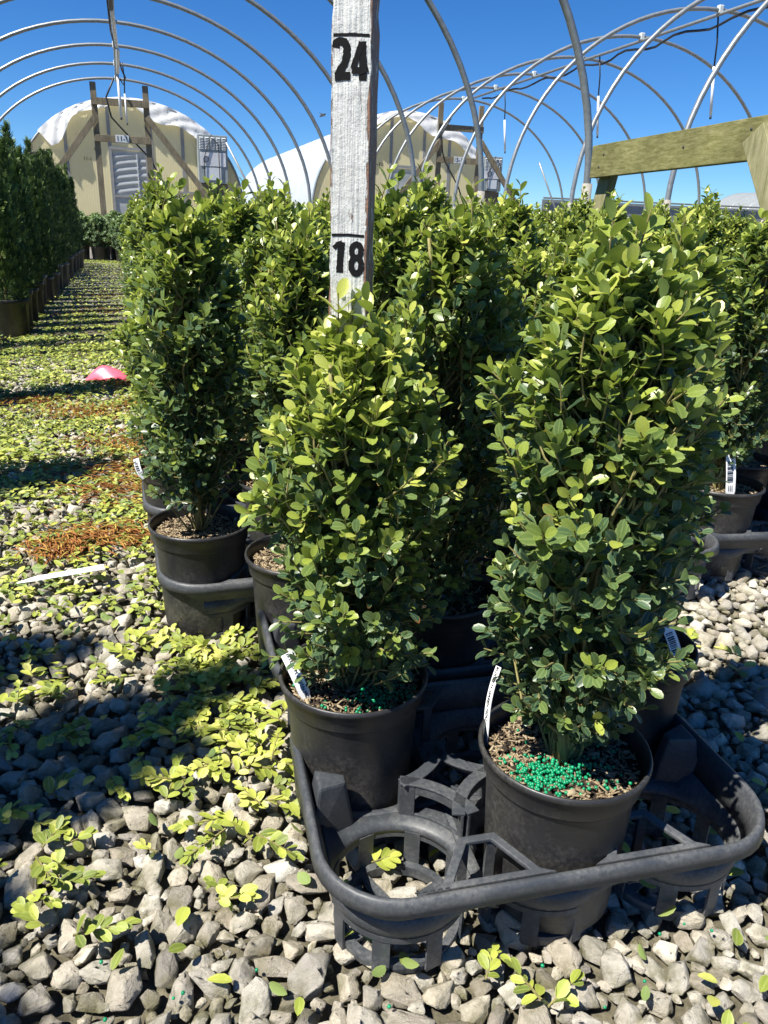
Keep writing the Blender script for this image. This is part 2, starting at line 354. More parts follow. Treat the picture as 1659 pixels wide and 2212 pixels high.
def film_mat(name, col, sc=(1, 1, 1), s=4.0, b=0.4, trans=0.35, wave=0):
    m, t, p = new_mat(name); v = obj_co(t, sc); n = noise(t, s, 5, 0.6, v); r = ramp(t, n.outputs[0], [(0.3, tuple(c * .82 for c in col)), (0.7, col)])
    t.links.new(r.outputs[0], p.inputs['Base Color']); p.inputs['Roughness'].default_value = 0.4; h = n.outputs[0]
    if wave:
        wv = t.nodes.new('ShaderNodeTexWave'); wv.bands_direction = 'Y'; wv.inputs['Scale'].default_value = wave; t.links.new(obj_co(t), wv.inputs['Vector']); h = math_(t, 'ADD', h, wv.outputs[0])
    bump(t, p, h, b, 0.03)
    tr = t.nodes.new('ShaderNodeBsdfTranslucent'); tr.inputs[0].default_value = (*col, 1)
    ms = t.nodes.new('ShaderNodeMixShader'); ms.inputs[0].default_value = trans
    t.links.new(p.outputs[0], ms.inputs[1]); t.links.new(tr.outputs[0], ms.inputs[2]); t.links.new(ms.outputs[0], t.nodes['Material Output'].inputs[0]); return m
M['film'] = film_mat('white_greenhouse_film', (0.86, 0.87, 0.89))
M['roof'] = film_mat('milky_roof_film', (0.78, 0.84, 0.90), b=0.2, wave=0.8, trans=0.45)
M['doorfilm'] = film_mat('grey_door_film', (0.55, 0.58, 0.60), b=0.3)

# ------------------------------------------------------------ ground
g = MB().add([(-900, -60, -0.014), (900, -60, -0.014), (900, 1500, -0.014), (-900, 1500, -0.014)], [(0, 1, 2, 3)]).build('ground', M['ground'])
tag(g, kind='structure')

def in_view(x, y, margin=140):
    dx, dy, dz = x, y, -CAM_H
    dep = dy * fwd.y + dz * fwd.z
    if dep < 0.15: return False
    q = Vector((dx, dy, dz)); u = q.dot(Rv) / dep * 1661; v = -q.dot(Uv) / dep * 1661
    m = margin
    return abs(u) < 830 + m and v < 1106 + m

def ico(sub):
    bm = bmesh.new(); bmesh.ops.create_icosphere(bm, subdivisions=sub, radius=1.0)
    V = np.array([v.co[:] for v in bm.verts]); F = np.array([[v.index for v in f.verts] for f in bm.faces]); bm.free(); return V, F
def rock(seed, fine):
    """broken stone: convex hull of a few points, chamfered, roughened"""
    r = np.random.default_rng(seed); bm = bmesh.new(); k = int(r.integers(9, 15)); P = [nrm(r.normal(size=3))]
    while len(P) < k:
        c = nrm(r.normal(size=(10, 3))); P.append(c[np.argmin(np.max(c @ np.array(P).T, axis=1))])
    P = np.array(P) * r.uniform(0.85, 1.12, (k, 1)) + r.normal(0, 0.10, (k, 3))
    for p in P: bm.verts.new(p)
    bmesh.ops.convex_hull(bm, input=bm.verts); bmesh.ops.delete(bm, geom=[v for v in bm.verts if not v.link_faces], context='VERTS')
    bmesh.ops.dissolve_limit(bm, angle_limit=0.22, verts=bm.verts, edges=bm.edges)
    bmesh.ops.bevel(bm, geom=bm.edges[:], offset=0.045, segments=1, affect='EDGES', profile=0.5)
    bmesh.ops.triangulate(bm, faces=bm.faces)
    if fine:
        bmesh.ops.subdivide_edges(bm, edges=[e for e in bm.edges if e.calc_length() > 0.22], cuts=1, use_grid_fill=True); bmesh.ops.triangulate(bm, faces=bm.faces)
        bmesh.ops.subdivide_edges(bm, edges=[e for e in bm.edges if e.calc_length() > 0.22], cuts=1, use_grid_fill=True); bmesh.ops.triangulate(bm, faces=bm.faces)
    bmesh.ops.recalc_face_normals(bm, faces=bm.faces); bm.verts.index_update()
    V = np.array([v.co[:] for v in bm.verts]); F = np.array([[v.index for v in f.verts] for f in bm.faces]); bm.free()
    w3 = r.normal(0, 3.2, (3, 3)); V = V + nrm(V) * 0.03 * np.sum(np.sin(V @ w3 + r.uniform(0, 6, 3)), axis=1, keepdims=True) / 1.7
    if fine: V = V + r.normal(0, 0.013, V.shape)
    return V, F
def make_gravel(name, pts, fine, label):
    """pts: (x,y,z,radius)"""
    nv = 36; var = [rock(100 + i, fine) for i in range(nv)]; VS = []; FS = []; CS = []; off = 0
    for (x, y, z, r) in pts:
        P, F = var[random.randrange(nv)]
        e = Euler((random.uniform(-0.5, 0.5), random.uniform(-0.5, 0.5), random.uniform(0, 6.28))).to_matrix()
        sc = np.array([random.uniform(0.95, 1.55), random.uniform(0.8, 1.1), random.uniform(0.55, 0.85)]) * r
        Q = (P * sc) @ np.array(e).T + np.array([x, y, z])
        VS.append(Q); FS.append(F + off); off += len(P); c = min(1, max(0, random.gauss(0.5, 0.27))); CS.append(np.tile([[c, random.random(), 0, 1]], (len(P), 1)))
    print(name, len(pts), off)
    me = fast_mesh(name, np.concatenate(VS), [np.concatenate(FS)], {'leafc': np.concatenate(CS)})
    return tag(link(name, me, M['stone']), label, 'gravel', kind='stuff')
def scatter_stones():
    """dart throwing, big stones first, on a hash grid"""
    cell = 0.03; grid = {}; near = []; far = []
    def ok(x, y, r, f):
        ix, iy = int(math.floor(x / cell)), int(math.floor(y / cell))
        for a in range(ix - 2, ix + 3):
            for b in range(iy - 2, iy + 3):
                for (px, py, pr) in grid.get((a, b), ()):
                    if (px - x) ** 2 + (py - y) ** 2 < (f * (pr + r)) ** 2: return False
        grid.setdefault((ix, iy), []).append((x, y, r)); return True
    for (r0_, r1_, cnt, f) in ((0.016, 0.021, 2600, 0.84), (0.0115, 0.016, 36000, 0.76), (0.0075, 0.0115, 70000, 0.74), (0.005, 0.0075, 70000, 0.70)):
        for _ in range(cnt):
            y = 0.1 + 3.4 * random.random() ** 1.35; wd = 0.75 + y * 0.62; x = random.uniform(-wd, wd * 0.85)
            if y > 1.7 and not (-0.85 < (x * NN.x + y * NN.y) < 0.12): continue
            if not in_view(x, y, 260): continue
            if y > 1.6 and r1_ < 0.008: continue
            r = random.uniform(r0_, r1_)
            if ok(x, y, r, f):
                (near if y < 0.95 else far).append((x, y, r * 0.28 - 0.006 + random.uniform(-.003, .003), r))
    return near, far
near, far = scatter_stones()
print('stones', len(near), len(far))
make_gravel('gravel', near, True, 'pale angular limestone gravel covering the ground in front of and around the trays')
make_gravel('gravel', far, False, 'limestone gravel farther back along the aisle and beyond the trays')

# ------------------------------------------------------------ leaves
_t = [0.0, 0.13, 0.38, 0.68, 0.91, 1.0]; _w = {1: 0.24, 2: 0.46, 3: 0.5, 4: 0.30}
def leaf_template(fold=0.16, curl=0.12):
    V = []; A = []
    for t in _t: V.append((0, t, -curl * t * t)); A.append(0.0)
    for sgn in (1, -1):
        for i in (1, 2, 3, 4): V.append((sgn * _w[i], _t[i], fold * _w[i] - curl * _t[i] ** 2)); A.append(1.0)
    T = []; Q = []
    for s_, o in ((1, 6), (-1, 10)):
        a, b, c, e = o, o + 1, o + 2, o + 3
        tr = [(0, a, 1), (4, e, 5)]; qd = [(1, a, b, 2), (2, b, c, 3), (3, c, e, 4)]
        if s_ < 0: tr = [t[::-1] for t in tr]; qd = [q[::-1] for q in qd]
        T += tr; Q += qd
    return np.array(V), np.array(A), [np.array(T), np.array(Q)]
LV, LA, LF = leaf_template()
def leaves_mesh(name, P, D, Nn, L, wr, tone, defect=None, smooth=True):
    n = len(P); D = nrm(D); Nn = nrm(Nn - D * np.sum(Nn * D, 1, keepdims=True)); Sd = np.cross(D, Nn)
    L = L[:, None, None]; V = (P[:, None] + LV[None, :, 0:1] * (wr[:, None, None] * L) * Sd[:, None] + LV[None, :, 1:2] * L * D[:, None] + LV[None, :, 2:3] * L * Nn[:, None])
    col = np.zeros((n, len(LV), 4)); col[..., 0] = np.clip(tone, 0, 1)[:, None]; col[..., 1] = LA[None]; col[..., 3] = 1
    if defect is not None:
        col[:, 5, 2] = defect; col[:, 9, 2] = defect * .6; col[:, 13, 2] = defect * .6
    me = fast_mesh(name, V.reshape(-1, 3), instance(len(LV), LF, n), {'leafc': col.reshape(-1, 4)}, smooth); return me

def boxwood(seed, H=0.48, Rm=0.086, ntw=560, L0=0.0155, prof='column', wr0=0.56, shoots=7, bare=0.03, stems=4, base_r=0.5, tone0=0.0):
    """foliage and stems of a clipped boxwood, z = 0 at the soil"""
    r = np.random.default_rng(seed); P = []; D = []; Nn = []; L = []; WR = []; TN = []
    tw = MB(); ph = r.uniform(0, 6.28, 6)
    def R(z, a):
        s = z / H
        if prof == 'column':
            f = base_r + (1 - base_r) * min(1, s / 0.3)
            if s > 0.68: f *= max(0.0, 1 - ((s - 0.68) / 0.34) ** 1.8 * 0.72)
        else: f = math.sqrt(max(0.05, 1 - (2 * s - 0.9) ** 2))
        f *= 1 + 0.13 * math.sin(2 * a + ph[0] + 9 * s) + 0.10 * math.sin(3 * a + ph[1] - 14 * s) + 0.07 * math.sin(5 * a + ph[2] + 25 * s)
        return Rm * f
    # main stems
    tops = []
    for k in range(stems):
        a = r.uniform(0, 6.28); b = 0.012 * r.random(); rr = Rm * r.uniform(0.15, 0.55); top = H * r.uniform(0.8, 0.98); pts = []
        for i in range(9):
            s = i / 8; pts.append((math.cos(a) * (b + rr * s ** 0.7) + 0.004 * r.normal(), math.sin(a) * (b + rr * s ** 0.7) + 0.004 * r.normal(), -0.01 + top * s))
        r0s = r.uniform(0.0035, 0.0055) if k else 0.0068
        tw.tube(pts, [r0s * (1 - 0.75 * i / 8) for i in range(9)], 6); tops.append(pts)
    for k in range(ntw):
        shoot = k < shoots
        if shoot: z = H * r.uniform(0.92, 1.09); u = 0.6 * r.random()
        else:
            z = H * (bare + (1 - bare) * r.random() ** 0.88); u = r.random() ** 0.33
        a = r.uniform(0, 6.28); s = min(1.0, z / H); rad = R(min(z, H * 0.97), a) * u
        tip = np.array([rad * math.cos(a), rad * math.sin(a), z])
        out = np.array([math.cos(a), math.sin(a), 0.0]) * (0.95 - 0.6 * s) * (0.4 + u); up = np.array([0, 0, 0.30 + 0.85 * s])
        if shoot: out = out * 0.25; up = up * 1.3
        d = out + up + r.normal(0, 0.24, 3); d /= np.linalg.norm(d)
        ln = r.uniform(0.06, 0.085) if shoot else r.uniform(0.035, 0.065)
        bend = r.normal(0, 0.15, 3); base = tip - d * ln
        # connect to a stem now and then
        st = tops[r.integers(len(tops))]; ci = int(np.clip((base[2] - 0.03) / (H * 0.9) * 8, 0, 8)); c0 = np.array(st[ci])
        if r.random() < 0.45: tw.tube([c0, (c0 + base) / 2 + r.normal(0, 0.004, 3) - np.array([0, 0, 0.004]), base], [0.0022, 0.0017, 0.0012], 4, cap=False)
        mid = (base + tip) / 2 + bend * ln * 0.3; tw.tube([base, mid, tip], [0.0012, 0.001, 0.0007], 4, cap=False)
        npair = 4 + int(r.random() * 2.8) + (1 if shoot else 0)
        sv = np.cross(d, r.normal(size=3)); sv /= np.linalg.norm(sv); sv2 = np.cross(d, sv)
        vig = r.uniform(0.85, 1.15) * (0.80 + 0.28 * s) * (1.12 if shoot else 1)
        twt = r.normal(0, 0.10)
        for j in range(npair):
            t = (j + 0.6) / npair; pos = base * (1 - t) ** 2 + 2 * mid * t * (1 - t) + tip * t * t
            ax_ = sv if j % 2 == 0 else sv2; phi = R_(68 - 38 * t + r.normal(0, 7))
            for sg in (1, -1):
                if r.random() < 0.05: continue
                q = ax_ * sg; ld = d * math.cos(phi) + q * math.sin(phi) + r.normal(0, 0.13, 3)
                ln_ = d * math.sin(phi) - q * math.cos(phi) + np.array([0, 0, 0.35]) + r.normal(0, 0.28, 3)
                P.append(pos + q * 0.001); D.append(ld); Nn.append(ln_)
                sz = L0 * vig * (0.72 + 0.4 * math.sin(math.pi * min(1, t * 0.85 + 0.1))) * r.uniform(0.88, 1.12); L.append(sz)
                WR.append(wr0 * r.uniform(0.85, 1.15))
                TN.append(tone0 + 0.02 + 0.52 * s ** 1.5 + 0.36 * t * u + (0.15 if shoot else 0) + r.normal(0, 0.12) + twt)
    n = len(P); df = (r.random(n) < 0.012) * r.uniform(0.3, 0.9, n)
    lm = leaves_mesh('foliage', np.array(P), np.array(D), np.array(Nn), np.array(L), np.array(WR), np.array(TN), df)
    sm = tw.mesh('stem'); return lm, sm

# ------------------------------------------------------------ pots
POT_Z = 0.012
def pot_mesh():
    p = [(0.0, 0.004), (0.058, 0.004), (0.0595, 0.0), (0.0612, 0.003), (0.0640, 0.05), (0.0665, 0.10), (0.0688, 0.139), (0.0694, 0.1405), (0.0722, 0.1415), (0.0728, 0.1435),
         (0.0742, 0.160), (0.0760, 0.1612), (0.0782, 0.1625), (0.0786, 0.1655), (0.0776, 0.1685), (0.0760, 0.1690), (0.0745, 0.1675), (0.0737, 0.160), (0.071, 0.142), (0.068, 0.132), (0.0668, 0.12)]
    return MB().lathe(p, 64).mesh('pot')
def soil_mesh(seed, chips):
    r = np.random.default_rng(seed); n = 40; rings = 14; V = [(0, 0, 0.152)]; A = [0.2]
    for i in range(1, rings + 1):
        for k in range(n):
            rad = 0.0715 * i / rings; a = 2 * math.pi * k / n
            z = 0.149 + r.normal(0, 0.0012) - (0.004 if i == rings else 0); V.append((rad * math.cos(a), rad * math.sin(a), z)); A.append(r.uniform(0, 0.45))
    F3 = [(0, 1 + k, 1 + (k + 1) % n) for k in range(n)]; F4 = []
    for i in range(rings - 1):
        for k in range(n): a = 1 + i * n; F4.append((a + k, a + n + k, a + n + (k + 1) % n, a + (k + 1) % n))
    V = list(V); 
    for c in range(chips):
        rad = 0.068 * math.sqrt(r.random()); a = r.uniform(0, 6.28); L = r.uniform(0.003, 0.011); wd = r.uniform(0.0007, 0.0022) ; th = 0.0006
        if r.random() < 0.06: L, wd = r.uniform(0.008, 0.014), r.uniform(0.004, 0.007)
        e = Euler((r.normal(0, 0.35), r.normal(0, 0.35), r.uniform(0, 6.28))).to_matrix(); b = len(V); ctr = Vector((rad * math.cos(a), rad * math.sin(a), 0.1515 + r.uniform(0, 0.0025)))
        tone = float(np.clip(r.choice([r.uniform(0.65, 1.0), r.uniform(0.25, 0.6), r.uniform(0.0, 0.3)], p=[0.74, 0.16, 0.10]), 0, 1))
        for dz in (-th, th):
            for dx, dy in ((-1, -1), (1, -0.6), (1, 1), (-1, 0.7)): V.append(tuple(ctr + e @ Vector((dx * L / 2, dy * wd / 2, dz)))); A.append(tone)
        F4 += [(b, b + 3, b + 2, b + 1), (b + 4, b + 5, b + 6, b + 7), (b, b + 1, b + 5, b + 4), (b + 1, b + 2, b + 6, b + 5), (b + 2, b + 3, b + 7, b + 6), (b + 3, b, b + 4, b + 7)]
    col = np.zeros((len(V), 4)); col[:, 0] = A; col[:, 3] = 1
    return fast_mesh('soil', np.array(V), [np.array(F3), np.array(F4)], {'leafc': col})
POT = pot_mesh(); SOIL = [soil_mesh(5, 1300), soil_mesh(6, 1200), soil_mesh(7, 400)]

def make_plant(seed, loc, label, group, soil=0, rz=0.0, cat='potted boxwood', **k):
    root = empty('potted_boxwood', loc, rz, label, cat, group)
    link('pot', POT, M['pot'], root, True); link('soil', SOIL[soil], M['soil'], root)
    lm, sm = boxwood(seed, **k); st = link('stem', sm, M['bark'], root, True); st.location = (0, 0, 0.148)
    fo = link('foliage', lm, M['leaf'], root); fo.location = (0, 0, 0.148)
    return root
GB = 'potted boxwoods standing in the trays'
Zp = POT_Z
pA = make_plant(11, (0.173, 0.591, Zp), 'big boxwood in the nearest black pot, green pellets heaped on its soil', GB, 0, H=0.445, Rm=0.084, ntw=800, L0=0.0158, shoots=9, base_r=0.5, bare=0.13)
pB = make_plant(12, (-0.026, 0.700, Zp), 'yellow-green boxwood in the left pot of the nearest tray, measuring stick rising from it', GB, 1, H=0.375, Rm=0.090, ntw=640, L0=0.0160, shoots=9, base_r=0.8, bare=0.08, tone0=0.12)
pC = make_plant(13, (0.076, 0.906, Zp), 'boxwood in the dusty pot right behind the nearest tray, between the two front plants', GB, 2, H=0.47, Rm=0.088, ntw=600, L0=0.0152)
pD = make_plant(14, (0.286, 0.785, Zp), 'boxwood in the back right pot of the nearest tray, barcode tag in its soil', GB, 1, H=0.445, Rm=0.062, ntw=500, L0=0.0152)
pE = make_plant(15, (-0.286, 1.115, Zp), 'narrow boxwood with one bare lower stem in the pot beside the aisle', GB, 0, H=0.47, Rm=0.080, ntw=500, L0=0.0165, stems=2, base_r=0.42, bare=0.14)
pF = dup(pD, (-0.118, 1.010, Zp), 2.1, 1.0, 'boxwood behind the yellow-green one, its pot rim and bare soil showing at left', GB)
for o in pF.children:
    if o.name.startswith('foliage'): pass
pG = dup(pC, (-0.185, 1.330, Zp), 1.0, 1.02, 'boxwood behind and right of the narrow aisle boxwood', GB)
pH = dup(pB, (-0.405, 1.430, Zp), 4.0, 0.98, 'boxwood right behind the narrow aisle boxwood, white tag at its pot edge', GB)
pR = dup(pE, (0.640, 1.405, Zp), 3.0, (1.02, 1.02, 1.02), 'boxwood in the lit dusty pot at the right edge, barcode tag leaning in it', GB)

# field of the same boxwoods behind
protos = [pA, pB, pC, pD, pE]
starts = {0: 1.79, 1: 1.64, 2: 1.16, 3: 1.0, 4: 1.16, 5: 1.32, 6: 1.48, 7: 1.46, 8: 1.28, 9: 1.44, 10: 1.28, 11: 1.44, 12: 1.6, 13: 1.76}
ORD = ['', 'first', 'second', 'third', 'fourth', 'fifth', 'sixth', 'seventh', 'eighth', 'ninth', 'tenth', 'eleventh', 'twelfth', 'thirteenth', 'fourteenth', 'fifteenth', 'sixteenth', 'seventeenth', 'eighteenth', 'nineteenth', 'twentieth', 'twenty-first', 'twenty-second', 'twenty-third', 'twenty-fourth', 'twenty-fifth']
nf = 0
for i in range(19):
    kk = 0
    d = starts.get(i, 2.1 + 0.16 * (i % 2))
    while d < (6.3 if i < 13 else 5.0):
        lat = 0.08 + 0.145 * i + random.uniform(-.02, .02); dd = d + random.uniform(-.025, .025)
        pr = random.choice([pC, pC, pE, pE, pD]); p = W(lat, dd, 0.012); sc = random.uniform(0.93, 1.06)
        kk += 1
        if d < 2.4: lab, gr = 'boxwood %s from the front in the %s line right of the aisle' % (ORD[kk], ORD[i + 1]), 'boxwoods in the front rows of the block'
        else: lab, gr = 'potted boxwood deep in the dense block, only its top showing', 'boxwoods deep in the block'
        dup(pr, p, random.uniform(0, 6.28), (sc, sc, sc * random.uniform(0.93, 1.05) * (1.0 if d < 1.8 else 1.03) * (1.06 if lat > 1.3 else 1)), lab, gr); nf += 1
        d += 0.32 if d < 4 else 0.36
print('field', nf)

# ------------------------------------------------------------ carry trays
def rrect(hx, hy, r, n=7):
    pts = []
    for cx, cy, a0 in ((hx - r, hy - r, 0), (-hx + r, hy - r, 90), (-hx + r, -hy + r, 180), (hx - r, -hy + r, 270)):
        for k in range(n + 1):
            a = R_(a0 + 90 * k / n); pts.append((cx + r * math.cos(a), cy + r * math.sin(a)))
    return pts
def sd_rr(x, y, hx, hy, r):
    qx, qy = abs(x) - (hx - r), abs(y) - (hy - r)
    return math.hypot(max(qx, 0), max(qy, 0)) + min(max(qx, qy), 0) - r
TH = (0.2015, 0.136, 0.055)
def make_tray(loc, rz, label):
    root = empty('carry_tray', loc, rz, label, 'plant tray', 'black plastic carry trays')
    # rim: a profile swept round the rounded rectangle
    prof = [(0.003, 0.066), (0.0095, 0.090), (0.0115, 0.097), (0.0132, 0.0996), (0.0155, 0.1002), (0.0178, 0.0992), (0.0194, 0.096), (0.0210, 0.0850), (0.0198, 0.0845), (0.0182, 0.094), (0.0155, 0.0972), (0.0140, 0.0965), (0.0118, 0.090), (0.0055, 0.066)]
    paths = [rrect(TH[0] + o, TH[1] + o, TH[2] + o, 9) for o, z in prof]; m = MB(); n = len(paths[0])
    V = [(x, y, z) for pth, (o, z) in zip(paths, prof) for x, y in pth]; F = []
    for i in range(len(prof)):
        j = (i + 1) % len(prof)
        for k in range(n): q = (k + 1) % n; F.append((i * n + k, j * n + k, j * n + q, i * n + q))
    m.add(V, F); m.build('rim', M['tray'], root, True, fixn=True)
    # deck with six round holes
    dk = MB(); cen = [(sx * 0.140, sy * 0.0755) for sx in (-1, 0, 1) for sy in (-1, 1)]
    for cx, cy in cen:
        N = 48; lim = [(-0.076, 0.076), (-0.0755, 0.0755)]
        if cx < 0: lim[0] = (-0.09, 0.076)
        if cx > 0: lim[0] = (-0.076, 0.09)
        if cy < 0: lim[1] = (-0.09, 0.0755)
        else: lim[1] = (-0.0755, 0.09)
        rings = [[], [], [], []]
        for k in range(N):
            a = 2 * math.pi * k / N; c_, s_ = math.cos(a), math.sin(a)
            t = min((lim[0][1] if c_ > 0 else lim[0][0]) / c_ if abs(c_) > 1e-6 else 9, (lim[1][1] if s_ > 0 else lim[1][0]) / s_ if abs(s_) > 1e-6 else 9)
            outer = False
            while sd_rr(cx + t * c_, cy + t * s_, TH[0] + 0.0035, TH[1] + 0.0035, TH[2]) > 0.0 and t > 0.0665: t -= 0.0005; outer = True
            t = max(t, 0.0665); zb = 0.066 if outer else 0.050 + 0.16 * max(0, t - 0.078)
            rings[0].append((cx + 0.0635 * c_, cy + 0.0635 * s_, 0.040)); rings[1].append((cx + 0.0640 * c_, cy + 0.0640 * s_, 0.044))
            rings[2].append((cx + 0.0662 * c_, cy + 0.0662 * s_, 0.047)); rings[3].append((cx + t * c_, cy + t * s_, zb))
        V = sum(rings, []); F = []
        for i in range(3):
            for k in range(N): q = (k + 1) % N; F.append((i * N + k, i * N + q, (i + 1) * N + q, (i + 1) * N + k))
        dk.add(V, F)
    do = dk.build('deck', M['tray'], root, True, fixn=False)
    so_ = do.modifiers.new('thick', 'SOLIDIFY'); so_.thickness = 0.0022; so_.offset = -1
    # baskets
    for cx, cy in cen:
        b = MB()
        b.lathe([(0.0618, 0.0415), (0.0642, 0.0415), (0.0640, 0.0355), (0.0612, 0.0355), (0.0618, 0.0415)], 40, (cx, cy, 0))
        b.lathe([(0.052, 0.0060), (0.0600, 0.0060), (0.0605, 0.0015), (0.0595, -0.005), (0.0520, -0.005), (0.052, 0.0060)], 40, (cx, cy, 0))
        for k in range(8):
            a = 2 * math.pi * k / 8 + 0.3; M3 = Matrix.Rotation(a, 3, 'Z'); b.box((cx + 0.0615 * math.cos(a), cy + 0.0615 * math.sin(a), 0.0195), (0.0024, 0.016, 0.046), M3)
        for k in range(2):
            a = math.pi * k / 2 + 0.45; M3 = Matrix.Rotation(a, 3, 'Z'); b.box((cx, cy, 0.0030 + 0.0004 * k), (0.108, 0.0075, 0.0030), M3)
        b.build('basket', M['tray'], root)
    # curved walls with windows round the sockets, on the inner corners
    for cx, cy in cen:
        for qx, qy in ((1, 1), (1, -1), (-1, 1), (-1, -1)):
            X, Y = cx + qx * 0.076, cy + qy * 0.0755
            if abs(X) > 0.1 or abs(Y) > 0.02: continue
            a0 = math.atan2(qy, qx); v = MB(); rr = 0.0745; ha = R_(31)
            def arc(aa, ab, z0, z1, ra, rb, n=8):
                for k in range(n):
                    A, B = aa + (ab - aa) * k / n, aa + (ab - aa) * (k + 1) / n
                    f = lambda rad, an, z: (cx + rad * math.cos(an), cy + rad * math.sin(an), z)
                    cap = []
                    if k == 0: cap.append((0, 3, 7, 4))
                    if k == n - 1: cap.append((1, 5, 6, 2))
                    v.add([f(ra, A, z0), f(ra, B, z0), f(rb, B, z0), f(rb, A, z0), f(ra, A, z1), f(ra, B, z1), f(rb, B, z1), f(rb, A, z1)],
                          [(0, 1, 2, 3), (4, 7, 6, 5), (0, 4, 5, 1), (3, 2, 6, 7)] + cap)
            arc(a0 - ha, a0 - R_(19), 0.046, 0.088, rr, rr + 0.003, 3); arc(a0 + R_(19), a0 + ha, 0.046, 0.088, rr, rr + 0.003, 3)
            arc(a0 - R_(19), a0 + R_(19), 0.046, 0.054, rr, rr + 0.003, 6); arc(a0 - R_(19), a0 + R_(19), 0.078, 0.088, rr, rr + 0.003, 6)
            arc(a0 - ha, a0 + ha, 0.0882, 0.0905, rr - 0.001, rr + 0.012, 9)
            v.build('divider', M['tray'], root, False, 0.0008, fixn=True)
    # wedge posts on the short walls
    for sx in (-1, 1):
        v = MB(); v.add([(sx * 0.213, -0.026, 0.048), (sx * 0.168, -0.007, 0.048), (sx * 0.168, 0.007, 0.048), (sx * 0.213, 0.026, 0.048),
                         (sx * 0.206, -0.015, 0.106), (sx * 0.178, -0.006, 0.103), (sx * 0.178, 0.006, 0.103), (sx * 0.206, 0.015, 0.106)],
                        [(0, 3, 2, 1), (4, 5, 6, 7), (0, 1, 5, 4), (1, 2, 6, 5), (2, 3, 7, 6), (3, 0, 4, 7)])
        v.build('corner_post', M['tray'], root, False, 0.003, fixn=True)
    # pierced gussets on the long walls
    for sx in (-1, 1):
        for sy in (-1, 1):
            out = [(-0.058, 0), (0.058, 0), (0.044, 0.006), (0.017, 0.047), (-0.017, 0.047), (-0.044, 0.006)]
            inn = [(-0.034, 0.006), (0.034, 0.006), (0.032, 0.0095), (0.0115, 0.040), (-0.0115, 0.040), (-0.032, 0.0095)]
            f = lambda x, y, h: (sx * 0.076 + x, sy * (TH[1] + 0.009 - y), 0.0975 + h + 0.15 * y)
            n = 6; v = MB(); V = [f(x, y, 0) for x, y in out] + [f(x, y, 0) for x, y in inn] + [f(x, y, -0.004) for x, y in out] + [f(x, y, -0.004) for x, y in inn]; F = []
            for k in range(n):
                q = (k + 1) % n; F += [(k, q, n + q, n + k), (2 * n + k, 3 * n + k, 3 * n + q, 2 * n + q), (k, 2 * n + k, 2 * n + q, q), (n + k, n + q, 3 * n + q, 3 * n + k)]
            v.add(V, F); v.build('gusset', M['tray'], root, False, 0.0012, fixn=True)
            s2 = MB()     # the two posts the gusset stands on
            for e in (-1, 1): s2.box((sx * 0.076 + e * 0.013, sy * (TH[1] - 0.034), 0.0735), (0.009, 0.004, 0.053))
            s2.build('gusset_post', M['tray'], root)
    return root
t1 = R_(14)
def tray_at(ax_, ay, u, v, rz, label):
    """place a tray so that the socket (u,v) lies at ax_,ay"""
    c_, s_ = math.cos(rz), math.sin(rz); return (ax_ - (u * c_ - v * s_), ay - (u * s_ + v * c_), 0.006), rz, label
tray1 = make_tray(*tray_at(0.173, 0.591, 0.012, -0.0755, t1, 'nearest black carry tray with empty sockets at its front left and front right corners'))
def tray_copy(args): l, rz, lab = args; return dup(tray1, l, rz, 1.0, lab)
tray_copy(tray_at(0.076, 0.906, 0, -0.0755, R_(16), 'black carry tray right behind the nearest one, empty socket at its front left corner'))
tray_copy(tray_at(-0.286, 1.115, -0.152, -0.0755, R_(18.5), 'black carry tray under the narrow boxwood beside the aisle'))
tray_copy(tray_at(-0.405, 1.430, -0.152, -0.0755, R_(18), 'black carry tray beside the aisle, second from the front'))
tray_copy(tray_at(0.640, 1.405, 0.0, -0.0755, R_(8), 'black carry tray under the lit pot at the right edge'))
tray_copy(((0.37, 1.345, 0.010), R_(14), 'black carry tray in shade left of the one at the right edge'))

# short row of small moulded marks on the front rim
mk = MB()
for k in range(5): mk.box((-0.145 + 0.0065 * k, -TH[1] - 0.0125, 0.1027), (0.0042, 0.0012, 0.0008))
mo = mk.build('rim_mark', M['dark'], tray1)

# ------------------------------------------------------------ fertiliser, tags, stick
def pellets(ctr, pts, label, r=0.0016):
    V, F = ico(2); n = len(pts); P = np.array(pts); rr = rng.uniform(0.85, 1.2, n) * r
    me = fast_mesh('fertiliser_pellets', (P[:, None] + V[None] * rr[:, None, None]).reshape(-1, 3), instance(len(V), [F], n), None, True)
    o = link('fertiliser_pellets', me, M['pellet']); o.location = ctr; return tag(o, label, 'fertiliser', kind='stuff')
def cluster(cx, cy, sx, sy, n, z, rmax=0.066):
    out = []
    while len(out) < n:
        x, y = rng.normal(cx, sx), rng.normal(cy, sy)
        if x * x + y * y > rmax ** 2: continue
        out.append((x, y, z + rng.uniform(0, 0.004) + 0.003 * math.exp(-((x - cx) ** 2 + (y - cy) ** 2) / (sx * sx))))
    return out
pellets((0.173, 0.591, Zp), cluster(-0.028, -0.026, 0.018, 0.011, 140, 0.152) + cluster(0.0, -0.024, 0.018, 0.010, 85, 0.152) + cluster(-0.030, -0.044, 0.014, 0.007, 60, 0.152) + cluster(0, -0.02, 0.045, 0.04, 60, 0.152), 'green fertiliser pellets on the soil of the nearest pot')
pellets((-0.026, 0.700, Zp), cluster(0.03, -0.02, 0.02, 0.022, 170, 0.153) + cluster(0, -0.02, 0.04, 0.03, 30, 0.152), 'green fertiliser pellets in the shade of the left front pot')
gp = []
for k in range(24):
    x, y = rng.uniform(-0.25, 0.5), rng.uniform(0.30, 0.55); gp.append((x, y, 0.012))
